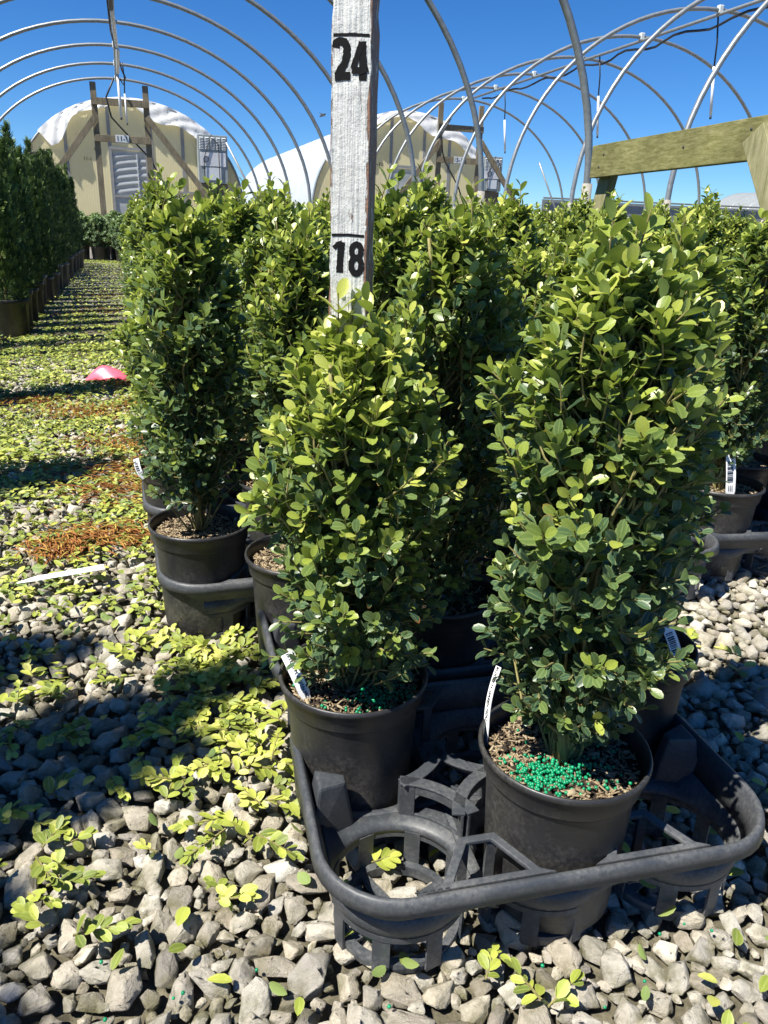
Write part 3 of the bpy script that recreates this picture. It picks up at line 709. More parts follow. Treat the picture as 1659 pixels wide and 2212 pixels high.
pellets((0, 0, 0), gp, 'few green pellets spilt on the gravel in front')

def text_mesh(s, size, font_shear=0.0, ext=0.0002):
    cu = bpy.data.curves.new('t', 'FONT'); cu.body = s; cu.size = size; cu.extrude = ext; cu.align_x = 'LEFT'; cu.align_y = 'CENTER'; cu.shear = font_shear
    o = bpy.data.objects.new('t', cu); C.objects.link(o); dg = bpy.context.evaluated_depsgraph_get(); me = bpy.data.meshes.new_from_object(o.evaluated_get(dg))
    bpy.data.objects.remove(o); me.materials.clear(); return me
def plant_tag(a, b, width, label, text=None, bars=False, face=(0, -1, 0.3), bend=0.006):
    """strip from foot a to top b"""
    a, b = Vector(a), Vector(b); Y = (b - a); L = Y.length; Y.normalize(); Zf = Vector(face); Zf = (Zf - Y * Zf.dot(Y)).normalized(); X = Y.cross(Zf)
    root = MB(); n = 12; V = []; F = []
    for i in range(n + 1):
        t = i / n; y = L * t; z = bend * math.sin(math.pi * t * 0.9); hw = width / 2 * (0.35 + 0.65 * min(1, t * 4))
        for x, dz in ((-hw, 0), (hw, 0), (hw, 0.0008), (-hw, 0.0008)): V.append((x, y, z + dz - (0.0004 if 0 else 0)))
    for i in range(n):
        for k in range(4): q = (k + 1) % 4; F.append((i * 4 + k, i * 4 + q, i * 4 + 4 + q, i * 4 + 4 + k))
    F += [(0, 3, 2, 1), (n * 4, n * 4 + 1, n * 4 + 2, n * 4 + 3)]
    o = root.add(V, F).build('plant_tag', M['white'], None, fixn=True)
    o.matrix_world = Matrix((X, Y, Zf)).transposed().to_4x4(); o.location = a
    tag(o, label, 'plant tag', 'white plant tags')
    if text:
        for k, (s_, sz, off, y0) in enumerate(text):
            me = text_mesh(s_, sz, 0.1)
            # text runs down the strip, follows the bend
            for v in me.vertices:
                x, y, z = v.co; yy = L * y0 - x; tt = max(0, min(1, yy / L)); v.co = (y + off, yy, bend * math.sin(math.pi * tt * 0.9) + 0.0012 + z)
            me.update(); link('tag_text', me, M['ink'], o)
    if bars:
        mb_ = MB(); y = L * 0.45
        while y < L * 0.86:
            h = random.choice([0.0006, 0.001, 0.0015]); t = y / L; mb_.box((-width * 0.08, y, bend * math.sin(math.pi * t * 0.9) + 0.0012), (width * 0.62, h, 0.0004)); y += h + random.choice([0.0009, 0.0014])
        for k in range(3): mb_.box((-width * 0.2 + k * 0.003, L * 0.33, bend * 0.8 + 0.001), (0.0011, L * 0.12, 0.0004))
        mb_.build('barcode', M['ink'], o)
    return o
plant_tag((-0.069, 0.668, 0.158), (-0.095, 0.684, 0.208), 0.0115, 'white name tag stuck in the left front pot', [('BUXUS M. GREEN MOU', 0.0052, 0.0008, 1.0)], face=(0.25, -1, 0.45))
bpy.data.objects['plant_tag']['label'] = 'white lettered tag leaning at the left rim of the left front pot'
plant_tag((0.106, 0.612, 0.158), (0.117, 0.640, 0.228), 0.009, 'white tag seen almost edge-on at the left rim of the nearest pot', [('BUXUS M. GREEN MOU', 0.005, 0, 1.0)], face=(-1, -0.35, 0.2))
plant_tag((0.342, 0.762, 0.158), (0.322, 0.772, 0.208), 0.013, 'white barcode tag at the right of the back right pot of the nearest tray', bars=True, face=(0.1, -1, 0.4))
plant_tag((0.640, 1.352, 0.158), (0.630, 1.365, 0.25), 0.017, 'white barcode tag leaning in the pot at the right edge', bars=True, face=(-0.1, -1, 0.3))
plant_tag((-0.455, 1.375, 0.158), (-0.468, 1.385, 0.195), 0.012, 'white tag at the pot edge behind the narrow aisle boxwood', bars=True, face=(-0.3, -1, 0.3))
plant_tag((-0.10, 0.985, 0.158), (-0.105, 0.99, 0.205), 0.013, 'grey-white tag end sticking up behind the left front plant', face=(0.2, -1, 0.3))
# fallen label on the gravel
lb = MB(); lb.prism([(0, -0.0015), (0.03, -0.0075), (0.142, -0.0085), (0.142, 0.0085), (0.03, 0.0075), (0, 0.0015)], 0, 0.0008, lambda x, y, h: (x, y, h + 0.004 * math.sin(x * 20)))
lo = lb.build('plant_tag', M['white'], None, fixn=True); lo.location = (-0.620, 1.176, 0.030); lo.rotation_euler = (R_(8), R_(-2), math.atan2(0.066, 0.13))
tag(lo, 'blank pointed white tag lying on the gravel left of the trays', 'plant tag', 'white plant tags')

# measuring stick
SX, SY, SZ = -0.037, 0.735, 0.154
stick = empty('measuring_stick', (SX, SY, SZ), R_(-8), 'flaking white wooden measuring stick numbered 18 and 24, standing in the left front pot', 'measuring stick')
m = MB(); hw = 0.0167; n = 60; V = []; F = []
for i in range(n + 1):
    z = 0.86 * i / n; e = [0.0006 * random.gauss(0, 1) for _ in range(4)]
    for (x, y), dx in zip(((-hw, -0.019), (hw, -0.019), (hw, 0.019), (-hw, 0.019)), e): V.append((x + dx * 0.7, y + dx * 0.2, z))
for i in range(n):
    for k in range(4): q = (k + 1) % 4; F.append((i * 4 + k, i * 4 + q, i * 4 + 4 + q, i * 4 + 4 + k))
F += [(0, 3, 2, 1), (n * 4, n * 4 + 1, n * 4 + 2, n * 4 + 3)]
m.add(V, F).build('stick', M['paint'], stick, False, 0.0011, fixn=True)
def stroke(mb_, pts, w_, y=-0.0193):
    """hand-painted flat stroke in x,z"""
    P = [Vector((x, z)) for x, z in pts]; Q = []
    for a, b in zip(P[:-1], P[1:]):
        k = max(2, int((b - a).length / 0.0015))
        for i in range(k): Q.append(a.lerp(b, i / k))
    Q.append(P[-1]); L = []; Rr = []
    for i, p in enumerate(Q):
        t = (Q[min(i + 1, len(Q) - 1)] - Q[max(i - 1, 0)]).normalized(); nn = Vector((-t.y, t.x)); j = random.uniform(0.9, 1.1); L.append(p + nn * w_ / 2 * j); Rr.append(p - nn * w_ / 2 * random.uniform(0.9, 1.1))
    V = [(a.x, y, a.y) for a in L] + [(a.x, y, a.y) for a in Rr]; n_ = len(L)
    mb_.add(V, [(i, i + 1, n_ + i + 1, n_ + i) for i in range(n_ - 1)])
def ln(mb_, z, x0, x1, wd): stroke(mb_, [(x0, z), ((x0 + x1) / 2, z + 0.0004), (x1, z - 0.0003)], wd)
z24, z18 = 0.6096, 0.4572
s_ = MB(); ln(s_, z24, -0.0150, 0.0150, 0.0022); s_.build('mark_line', M['ink'], stick)
s_ = MB(); ln(s_, z18, -0.0150, 0.0140, 0.0022); s_.build('mark_line', M['ink'], stick)
b_ = z24 - 0.0315
d2 = MB(); stroke(d2, [(-0.0130, b_ + 0.0225), (-0.0125, b_ + 0.0260), (-0.0095, b_ + 0.0270), (-0.0055, b_ + 0.0265), (-0.0035, b_ + 0.0230), (-0.0035, b_ + 0.0180), (-0.0050, b_ + 0.0120), (-0.0095, b_ + 0.0050), (-0.0115, b_ + 0.0022)], 0.0064)
stroke(d2, [(-0.0135, b_ + 0.0015), (-0.0070, b_ + 0.0022), (-0.0005, b_ + 0.0022)], 0.0060, -0.01945); d2.build('digit_two', M['ink'], stick)
d4 = MB(); stroke(d4, [(0.0098, b_ - 0.001), (0.0100, b_ + 0.010), (0.0090, b_ + 0.027)], 0.0064); stroke(d4, [(0.0085, b_ + 0.0265), (0.0045, b_ + 0.0150), (0.0015, b_ + 0.0075)], 0.0048, -0.01945)
stroke(d4, [(0.0008, b_ + 0.0068), (0.0075, b_ + 0.0060), (0.0142, b_ + 0.0078)], 0.0054, -0.0196); d4.build('digit_four', M['ink'], stick)
b_ = z18 - 0.0325
d1 = MB(); stroke(d1, [(-0.0075, b_ + 0.001), (-0.0072, b_ + 0.012), (-0.0060, b_ + 0.0268)], 0.0062); stroke(d1, [(-0.0130, b_ + 0.0215), (-0.0095, b_ + 0.0250), (-0.0055, b_ + 0.0262)], 0.0040, -0.01945); d1.build('digit_one', M['ink'], stick)
d8 = MB()
def ring(cx, cz, rx, rz_, w_, y): stroke(d8, [(cx + rx * math.cos(a), cz + rz_ * math.sin(a)) for a in [2 * math.pi * k / 16 for k in range(17)]], w_, y)
ring(0.0075, b_ + 0.0195, 0.0042, 0.0058, 0.0052, -0.0193); ring(0.0075, b_ + 0.0075, 0.0046, 0.0068, 0.0056, -0.01945); d8.build('digit_eight', M['ink'], stick)
nl = MB(); nl.lathe([(0, 0.0006), (0.0018, 0.0005), (0.0022, 0.0), (0.0025, -0.001)], 12); no = nl.build('nail_head', M['plate'], stick, True); no.location = (-0.004, -0.0195, 0.405); no.rotation_euler = (R_(90), 0, 0)

# ------------------------------------------------------------ conifers, far shrubs
def conifer_mesh(seed, H=0.95, Rb=0.17, nf_=2600):
    r = np.random.default_rng(seed); P = []; D = []; Nn = []; L = []; TN = []
    lead = [(r.uniform(-0.06, 0.06), r.uniform(-0.06, 0.06), r.uniform(0.75, 0.98)) for _ in range(4)]; lead[0] = (0, 0, 1.0)
    for k in range(nf_):
        lx, ly, lh = lead[r.integers(4)]; h = lh * H; s = r.random() ** 0.85; z = h * s
        rad = Rb * (0.75 + 0.3 * math.sin(min(1, s * 2.5) * 1.57)) * (1 - s) ** 0.95 * r.uniform(0.45, 1.0) ** 0.6; a = r.uniform(0, 6.28)
        o = np.array([math.cos(a), math.sin(a), 0]); p = np.array([lx * s, ly * s, z]) + o * rad * 0.85
        d = o * 0.6 + np.array([0, 0, 1.0]) + r.normal(0, 0.3, 3); d /= np.linalg.norm(d); sv = np.cross(d, r.normal(size=3)); sv /= np.linalg.norm(sv); nn = np.cross(d, sv); ln_ = r.uniform(0.022, 0.045); tn = r.uniform(0.0, 0.85) + 0.1 * s
        for j in range(7):
            t = j / 7; sg = 1 if j % 2 else -1
            P.append(p + d * ln_ * t); D.append(d * 0.8 + sv * sg * (0.75 if j < 6 else 0)); Nn.append(nn); L.append(ln_ * (0.55 - 0.25 * t)); TN.append(tn + 0.25 * t)
    n = len(P); return leaves_mesh('foliage', np.array(P), np.array(D), np.array(Nn), np.array(L), np.full(n, 0.34), np.array(TN), None, False)
def conifer_stem(): return MB().tube([(0, 0, 0.10), (0.004, 0, 0.3), (0, 0.003, 0.6)], [0.009, 0.006, 0.003], 6).mesh('stem')
BIGPOT = MB().lathe([(0, 0.004), (0.095, 0.004), (0.098, 0), (0.100, 0.004), (0.115, 0.20), (0.121, 0.203), (0.124, 0.225), (0.120, 0.228), (0.114, 0.20), (0.112, 0.18)], 40).mesh('pot')
BIGSOIL = MB().lathe([(0, 0.192), (0.06, 0.193), (0.113, 0.190)], 24).mesh('soil'); M['soilp'] = simple('dark_soil', (0.04, 0.028, 0.018), 0.9, 0, 200, 0.5, 0.6)
CST = conifer_stem(); cons = []
for k in range(3):
    c_ = empty('potted_conifer', (0, 0, 0), 0, 'tall dark conifer in a black pot, one of the rows left of the aisle', 'potted conifer', 'conifers in rows left of the aisle')
    link('pot', BIGPOT, M['pot'], c_, True); link('soil', BIGSOIL, M['soilp'], c_); link('stem', CST, M['bark'], c_); f = link('foliage', conifer_mesh(50 + k, (0.93, 0.84, 1.0)[k], (0.15, 0.16, 0.145)[k]), M['conifer'], c_); f.location = (0, 0, 0.17); cons.append(c_)
spots = []
d = 4.55
while d < 11.6: spots.append((-0.64 + random.uniform(-.03, .03), d)); d += 0.30 + random.uniform(0, .05)
n1 = len(spots); d = 5.6
while d < 11.4: spots.append((-1.00 + random.uniform(-.04, .04), d)); d += 0.36 + random.uniform(0, .05)
n2 = len(spots); d = 7.0
while d < 11.4: spots.append((-1.38 + random.uniform(-.04, .04), d)); d += 0.40 + random.uniform(0, .06)
# the same row comes on towards the camera, beyond the left edge; its shade lies over the gravel
spots.insert(0, (-0.72, 4.08)); n1 += 1; n2 += 1; n3 = len(spots)
spots += [ (-0.86, 2.80, 1.2), (-0.90, 1.78, 1.25), (-1.06, 1.70, 1.2), (-0.76, 0.63, 1.25), (-0.95, 0.84, 1.25), (-0.88, 0.40, 1.15), (-1.02, 0.22, 1.2)]
used = [False] * 3
for i, sp_ in enumerate(spots):
    lat, d = sp_[:2]; k = i % 3; p = W(lat, d, 0.0); rz = random.uniform(0, 6.28); sc = sp_[2] if len(sp_) > 2 else random.uniform(0.76, 1.04)
    row = 1 if i < n1 else 2 if i < n2 else 3; num = i + 1 - (0, 0, n1, n2)[row]
    lab = 'conifer %s from the front in the %s line left of the aisle, black pot' % (ORD[num], ORD[row]) if i < n3 else 'tall dark conifer beyond the left edge, shading the gravel'
    if not used[k]: used[k] = True; cons[k]['label'] = lab; o = cons[k]; o.location = p; o.rotation_euler = (0, 0, rz); o.scale = (sc,) * 3
    else: o = dup(cons[k], p, rz, sc, lab)
sh = None
for i, (lat, d, s0) in enumerate([(-0.62, 12.6, 1.0), (-0.36, 12.5, 0.95), (-0.12, 12.8, 1.05), (-0.70, 13.2, 1.1), (-0.40, 13.2, 1.0), (-0.05, 12.2, 0.9), (0.15, 12.6, 1.0)]):
    if sh is None:
        sh = empty('potted_shrub', W(lat, d), 0, 'round pale green shrub in a black pot at the far end of the aisle', 'potted shrub', 'round shrubs at the end of the aisle')
        link('pot', BIGPOT, M['pot'], sh, True); link('soil', BIGSOIL, M['soilp'], sh)
        lm, sm = boxwood(77, H=0.46, Rm=0.24, ntw=420, L0=0.034, prof='ball', shoots=0, stems=3); st = link('stem', sm, M['bark'], sh); st.location = (0, 0, 0.2); f = link('foliage', lm, M['shrub'], sh); f.location = (0, 0, 0.19)
    else: dup(sh, W(lat, d), i * 1.3, s0)

# ------------------------------------------------------------ litter
def litter():
    P = []; D = []; Nn = []; L = []; WR = []; TN = []
    def top(x, y): return 0.013
    def put(p, d, nn, l, t, wr=0.55): P.append(p); D.append(d); Nn.append(nn); L.append(l); WR.append(wr * random.uniform(.85, 1.15)); TN.append(t)
    tw = MB()
    def leaf(x, y, tone=None, z=None):
        a = random.uniform(0, 6.28); tilt = random.gauss(0, 0.25)
        d = np.array([math.cos(a), math.sin(a), tilt]); nn = np.array([random.gauss(0, 0.3), random.gauss(0, 0.3), random.choice([1, 1, -1])])
        put(np.array([x, y, (z or 0.013) + random.uniform(0, 0.012)]), d, nn, random.uniform(0.014, 0.022), random.uniform(0.1, 0.9) if tone is None else tone)
    def sprig(x, y, a, n, lf=0.018, tone=0.6, z0=0.016):
        d = np.array([math.cos(a), math.sin(a), random.uniform(-0.05, 0.12)]); sv = np.array([-d[1], d[0], 0]); step = lf * 0.36; p = np.array([x, y, z0 + random.uniform(0, 0.01)])
        tw.tube([tuple(p), tuple(p + d * step * n)], [0.0012, 0.0006], 4)
        for j in range(n):
            t = j / max(1, n - 1)
            for sg in (1, -1):
                if random.random() < 0.1: continue
                phi = R_(50 - 22 * t + random.gauss(0, 13)); rl = random.gauss(0, 0.7); ld = d * math.cos(phi) + (sv * sg * math.cos(rl) + np.array([0, 0, math.sin(rl)])) * math.sin(phi) + np.array([0, 0, 0.1])
                put(p + d * step * (j + 0.5), ld, np.array([random.gauss(0, .3), random.gauss(0, .3), 1]), lf * random.uniform(0.75, 1.1) * (1 - 0.25 * t), tone + random.gauss(0, 0.2))
        put(p + d * step * n, d, np.array([0, 0, 1]), lf * 0.7, tone + .1)
    def dens(lat, d):
        # carpet in the aisle, thinning towards the camera
        if lat > 0.1 or lat < -1.1: return 0.08 if d < 2 else 0.0
        t = (d - 0.75) / 1.1; t = max(0.05, min(1, t)); return t
    for _ in range(52000):
        d = 0.3 + 5.2 * random.random() ** 1.1; lat = random.uniform(-1.15, 0.9 if d < 1.3 else 0.15); p = W(lat, d)
        if not in_view(p.x, p.y, 120): continue
        c = 0.5 + 0.5 * math.sin(p.x * 13 + 2 * math.sin(p.y * 9)) * math.sin(p.y * 11 + p.x * 5 + 1.5 * math.sin(p.x * 23))
        if random.random() > dens(lat, d) * max(0.05, -0.25 + 1.7 * c): continue
        leaf(p.x, p.y)
    for _ in range(11000):      # far part of the carpet: only a lying leaf here and there
        d = random.uniform(5.5, 12.5); lat = random.uniform(-0.75, 0.1); p = W(lat, d)
        if random.random() < 0.35 and 8.0 < d < 10.5: continue
        leaf(p.x, p.y)
    for _ in range(2600):
        d = 0.35 + 4 * random.random(); lat = random.uniform(-1.0, 0.12); p = W(lat, d)
        if not in_view(p.x, p.y, 100) or random.random() > dens(lat, d) * 0.8: continue
        sprig(p.x, p.y, random.uniform(0, 6.28), random.randint(3, 8), random.uniform(0.012, 0.018), random.uniform(0.1, 0.8))
    # bigger sprigs seen one by one
    big = [(random.gauss(-0.20, 0.05) - 0.35 * (yy - 0.8), yy, random.uniform(0, 6.28), random.randint(5, 9)) for yy in [random.choice([random.uniform(0.80, 1.02), random.uniform(0.62, 1.0)]) for q in range(85)]] + [(random.gauss(cx, 0.035), random.gauss(cy, 0.03), random.uniform(0, 6.28), random.randint(4, 8)) for cx, cy in ((-0.34, 0.575), (-0.42, 0.64), (-0.37, 0.82), (-0.45, 0.92), (-0.50, 0.80)) for q in range(4)] + [(-0.33, 0.60, 1.35, 5), (-0.31, 0.56, 0.3, 6), (-0.32, 0.545, -0.4, 5), (-0.29, 0.51, 2.6, 5), (-0.26, 0.50, 0.3, 7), (-0.215, 0.60, 2.8, 3), (-0.145, 0.545, 0.1, 5), (-0.13, 0.55, 2.5, 4), (0.0, 0.60, 0.4, 3), (0.10, 0.475, 1.2, 5), (0.145, 0.46, 2.2, 5), (0.15, 0.455, 0.7, 5),
           (0.42, 0.60, 0.2, 5), (0.45, 0.60, 2.2, 4), (-0.42, 0.62, 2.6, 5), (-0.40, 0.64, 0.5, 6), (-0.36, 0.68, 1.2, 5), (-0.16, 0.72, 0.9, 7), (-0.14, 0.78, 2.0, 6), (-0.20, 0.80, 2.9, 6), (-0.17, 0.86, 1.4, 8), (-0.24, 0.92, 0.2, 8), (-0.12, 0.82, 2.7, 6), (-0.22, 0.96, 2.2, 7), (0.49, 1.08, 1, 5), (0.55, 1.02, 2.4, 5), (0.46, 1.05, 0.2, 5), (-0.35, 0.47, 4.2, 6), (-0.30, 0.43, 4.0, 6), (-0.05, 0.36, 1.0, 2), (0.02, 0.33, 2.0, 2)]
    for x, y, a, n in big: sprig(x, y, a, n, random.uniform(0.016, 0.020), random.uniform(0.15, 0.95), 0.018)
    me = leaves_mesh('fallen_leaves', np.array(P), np.array(D), np.array(Nn), np.array(L), np.array(WR), np.array(TN)); o = link('fallen_leaves', me, M['fallen'])
    tag(o, 'yellow-green clipped leaves and sprigs strewn over the gravel, thickest in the aisle', 'fallen leaves', kind='stuff')
    tag(tw.build('clipped_twigs', M['bark']), 'thin bare twigs of the clipped sprigs lying on the gravel', 'twigs', kind='stuff'); print('litter', len(P))
litter()
def clippings():
    P = []; D = []; TN = []; L = []
    pat = [(-0.62, 1.72, .12, .06), (-0.72, 2.12, .13, .06), (-1.0, 2.45, .14, .05), (-0.98, 2.95, .12, .06), (-0.80, 2.62, .12, .06), (-1.25, 2.6, .12, .04), (-1.4, 2.5, .08, .04), (-0.55, 1.42, .09, .03), (-2.9, 9.3, .3, .5), (-3.1, 10.1, .3, .4), (-0.62, 1.35, .05, .03), (-0.60, 1.88, .16, .05), (-2.0, 5.3, .2, .2), (-2.3, 6.5, .2, .3)]
    for x, y, sx, sy in pat:
        a0 = random.uniform(0, 3.14)
        for _ in range(430):
            P.append((x + random.gauss(0, sx * .6), y + random.gauss(0, sy), 0.02 + random.uniform(0, 0.01))); a = a0 + random.gauss(0, 0.6) + random.choice([0, math.pi]); D.append((math.cos(a), math.sin(a), random.gauss(0, .2))); L.append(random.uniform(.012, .03)); TN.append(random.random())
    n = len(P); me = leaves_mesh('dry_clippings', np.array(P), np.array(D), np.tile([[0.1, 0.1, 1.0]], (n, 1)), np.array(L), np.full(n, 0.13), np.array(TN), None, False)
    tag(link('dry_clippings', me, M['clip']), 'rust-brown conifer clippings lying in patches in the aisle', 'clippings', kind='stuff')
clippings()
# pink scrap beside the block
V = []; F = []; nx, ny = 12, 5
for i in range(nx + 1):
    for j in range(ny + 1):
        x = i / nx; y = j / ny; V.append((0.16 * x, 0.05 * y + 0.012 * math.sin(5 * x), 0.048 * y * (math.sin(math.pi * x) * 0.9 + 0.1) + 0.003 * math.sin(11 * x + 4 * y)))
for i in range(nx):
    for j in range(ny): a = i * (ny + 1) + j; F.append((a, a + ny + 1, a + ny + 2, a + 1))
pk = MB().add(V, F).build('plastic_scrap', M['pink'], None, True); pk.location = (-1.17, 2.95, 0.02); pk.rotation_euler = (0, 0, 0.35)
mo_ = pk.modifiers.new('t', 'SOLIDIFY'); mo_.thickness = 0.0015
tag(pk, 'bright pink curled plastic scrap on the litter beside the boxwoods', 'plastic scrap')

# ------------------------------------------------------------ hoop frames
DF = 13.3; SP = 1.224; HW = 2.07; ZS = 0.8; ZT = 2.5
def hoop_pts(lat0, hw, zs, zt, n=44, foot=-0.05):
    pts = [(lat0 - hw, 0, foot), (lat0 - hw, 0, zs * 0.5)]
    for k in range(n + 1): a = math.pi * k / n; pts.append((lat0 - hw * math.cos(a), 0, zs + (zt - zs) * math.sin(a)))
    return pts + [(lat0 + hw, 0, zs * 0.5), (lat0 + hw, 0, foot)]
def frame(name, lat0, ds, label, zt, extra):
    root = empty(name, W(lat0, DF), -AZ * 0 + math.atan2(NN.y, NN.x), label, 'greenhouse frame')
    hm = MB().tube(hoop_pts(0, HW, ZS, zt), 0.0185, 8).mesh('hoop'); slv = MB().tube([(0, 0, -0.05), (0, 0, 0.84)], 0.0245, 8).mesh('ground_sleeve')
    for k, d in enumerate(ds):
        h = link('hoop', hm, M['pipe'], root, True); h.location = (0, d - DF, 0)
        
        for sg in (-1, 1): s2 = link('ground_sleeve', slv, M['sleeve'], h, True); s2.location = (sg * HW, 0, 0)
        c2 = MB().box((0, 0, zt + 0.005), (0.05, 0.05, 0.07)).build('clamp', M['clamp'], h, bevel=0.01)
    MB().tube([(0, ds[0] - DF, zt - 0.035), (0, ds[-1] - DF, zt - 0.035)], 0.017, 8).build('ridge_pipe', M['pipe'], root, True)
    # timber end frame
    for x in (-0.335, 0.395): MB().bar((x, 0.03, -0.02), (x + 0.0, 0.03, zt - 0.06), 0.085, 0.04, (0, 1, 0)).build('end_post', M['wood'], root, bevel=0.003)
    for z in (2.19, 1.70): MB().bar((-0.377, -0.01, z), (0.437, -0.01, z), 0.035, 0.095).build('crossbar', M['wood'], root, bevel=0.003)
    MB().bar((-0.33, -0.028, 1.99), (-1.42, -0.028, 0.6), 0.085, 0.035, (0, 1, 0)).build('brace', M['wood'], root, bevel=0.003)
    MB().bar((0.39, -0.028, 2.02), (1.52, -0.028, 0.6), 0.085, 0.035, (0, 1, 0)).build('brace', M['wood'], root, bevel=0.003)
    sp_ = MB().box((0.02, -0.035, 1.705), (0.19, 0.012, 0.10)).build('number_plate', M['plate'], root, bevel=0.003)
    tm = text_mesh(extra, 0.095, 0, 0.001); tx = link('plate_number', tm, M['ink'], sp_); xs = [v.co.x for v in tm.vertices]; tx.location = (0.02 - (max(xs) + min(xs)) / 2, -0.0425, 1.705); tx.rotation_euler = (R_(90), 0, 0)
    return root
f1 = frame('hoop_house_frame', 0.05, [DF - SP * k for k in range(9)], 'bare pipe hoop frame arching over the aisle and the boxwoods, wooden end posts', ZT, '11-1')
f2 = frame('hoop_house_frame', 5.48, [DF - 0.1 - SP * k for k in range(10)], 'bare pipe hoop frame on the right, beyond the boxwood block', 2.62, '15-11')
# pale brace pipe at the far right of the near frame
MB().tube([(1.55, 0, 1.75), (2.35, 0, 0.3)], 0.016, 8).build('wind_brace', M['pipe'], f1, True)
MB().tube([(1.55, 0, 1.75), (2.35, 0, 0.3)], 0.016, 8).build('wind_brace', M['pipe'], f2, True)
# water lines under the ridges
ip = empty('irrigation_pipe', W(0.07, DF - 4.6), math.atan2(NN.y, NN.x), 'white and black water pipe hung under the ridge of the frame over the aisle', 'water pipe')
MB().tube([(-0.03, 0, ZT - 0.09), (0.0, 1.6, ZT - 0.10)], 0.020, 8).build('white_pipe', M['pvc'], ip, True)
MB().tube([(-0.04, -1.5, ZT - 0.07), (-0.035, -0.05, ZT - 0.085)], 0.022, 8).build('black_coupling', M['dark'], ip, True)
MB().tube([(0.01, 1.75, ZT - 0.11), (0.0, 3.1, ZT - 0.14)], 0.021, 8).build('white_pipe', M['pvc'], ip, True)
MB().tube([(-0.06, -0.3, ZT - 0.06), (-0.05, 1.0, ZT - 0.07), (0.0, 2.2, ZT - 0.07), (0.05, 3.1, ZT - 0.1), (0.09, 3.3, ZT - 0.16), (0.06, 3.5, ZT - 0.22), (0.02, 3.3, ZT - 0.18)], 0.012, 6).build('hose', M['cord'], ip, True)
def drop(name, lat, d, ztop, dark, white, label, group, r=0.016):
    root = empty(name, W(lat, d, ztop), 0, label, 'hanging tube', group)
    MB().tube([(0, 0, 0), (0.01, 0, -dark * 0.5), (0, 0, -dark)], 0.008, 6).build('cord', M['cord'], root, True)
    MB().tube([(0, 0, -dark), (0.004, 0, -dark - white)], r, 8).build('white_tube', M['pvc'], root, True)
    MB().tube([(0.004, 0, -dark - white - 0.004), (0.004, 0, -dark - white - 0.035)], r * 0.8, 8).build('nozzle', M['dark'], root, True)
    return root
drop('hanging_tube', 0.07, 12.6, 2.46, 0.03, 0.50, 'white tube hanging from the ridge over the aisle, in front of the yellow wall', 'white hanging tubes', 0.019)
drop('hanging_tube', 0.13, 11.4, 2.42, 0.35, 0.32, 'thin white tube dangling beside the thicker one over the aisle', 'white hanging tubes', 0.011)
for k, (d, lab) in enumerate([(7.12, 'white hanging tube nearest the right edge, above the green beam'), (9.15, 'middle white hanging tube under the right ridge'), (11.7, 'left white hanging tube under the right ridge')]):
    dq = drop('hanging_tube', 5.50, d, 2.58, 0.42, 0.42, lab, 'white hanging tubes', 0.014); dq.rotation_euler = (0, -0.09, 0)
ds_ = MB().tube([(0, 0, 0), (-0.13, 0.05, -0.25), (-0.08, 0.1, -0.5), (0.05, 0.3, -0.62), (0.45, 0.6, -1.0), (0.65, 0.65, -1.4)], 0.013, 6).build('hose', M['cord'], None, True); ds_.location = W(0.02, 13.0, 2.47); ds_.rotation_euler = (0, 0, math.atan2(NN.y, NN.x)); tag(ds_, 'black hose looping down from the ridge across the yellow end wall', 'hose', 'black hoses hanging at the end frames')
d3 = ds_.copy(); C.objects.link(d3); d3.location = W(5.2, 13.0, 2.30); d3['label'] = 'black hose hanging in front of the right yellow end wall'
rc = MB(); pts = []
for k in range(60):
    s0 = k / 59; pts.append((0.03 + 0.02 * math.sin(k * 1.3), -0.8 - 10.0 * s0, 2.56 - 0.10 + 0.025 * math.cos(k * 1.1)))
co_ = rc.tube(pts, 0.012, 6).build('hose', M['cord'], None, True); co_.location = W(5.48, DF, 0.06); co_.rotation_euler = (0, 0, math.atan2(NN.y, NN.x)); tag(co_, 'black hose wound along the ridge pipe of the right frame', 'hose', 'black hoses hanging at the end frames')

# ------------------------------------------------------------ green timber rail beside the near hoop
rail = empty('timber_rail', W(2.08, 3.2), math.atan2(NN.y, NN.x), 'green-stained timber rail with angled props, fixed to the nearest hoop leg', 'timber rail')
o = MB().bar((0, 0.20, 0.925), (0, -1.9, 0.955), 0.038, 0.135).build('rail_board', M['moss'], rail, bevel=0.003)
MB().bar((-0.045, 0.10, 0.865), (-0.045, 0.10, -0.02), 0.045, 0.09).build('rail_post', M['moss2'], rail, bevel=0.003)
MB().bar((0.045, 0.13, 0.90), (0.045, 0.33, 0.2), 0.04, 0.09).build('prop', M['moss2'], rail, bevel=0.003)
MB().bar((-0.045, -0.86, 0.95), (-0.045, -1.20, 0.45), 0.04, 0.10).build('prop', M['moss2'], rail, bevel=0.003)
MB().bar((0.045, -0.60, 0.93), (0.045, -0.60, -0.02), 0.045, 0.09).build('rail_post', M['moss2'], rail, bevel=0.003)

for yy, zz in ((0.10, 0.95), (0.13, 0.90), (-0.80, 0.97), (-0.86, 0.91), (-0.45, 0.94)):
    nh = MB().lathe([(0, 0.0015), (0.005, 0.001), (0.0055, 0)], 10).build('nail_head', M['dark'], rail, True); nh.location = (-0.0195, yy, zz); nh.rotation_euler = (0, R_(-90), 0)
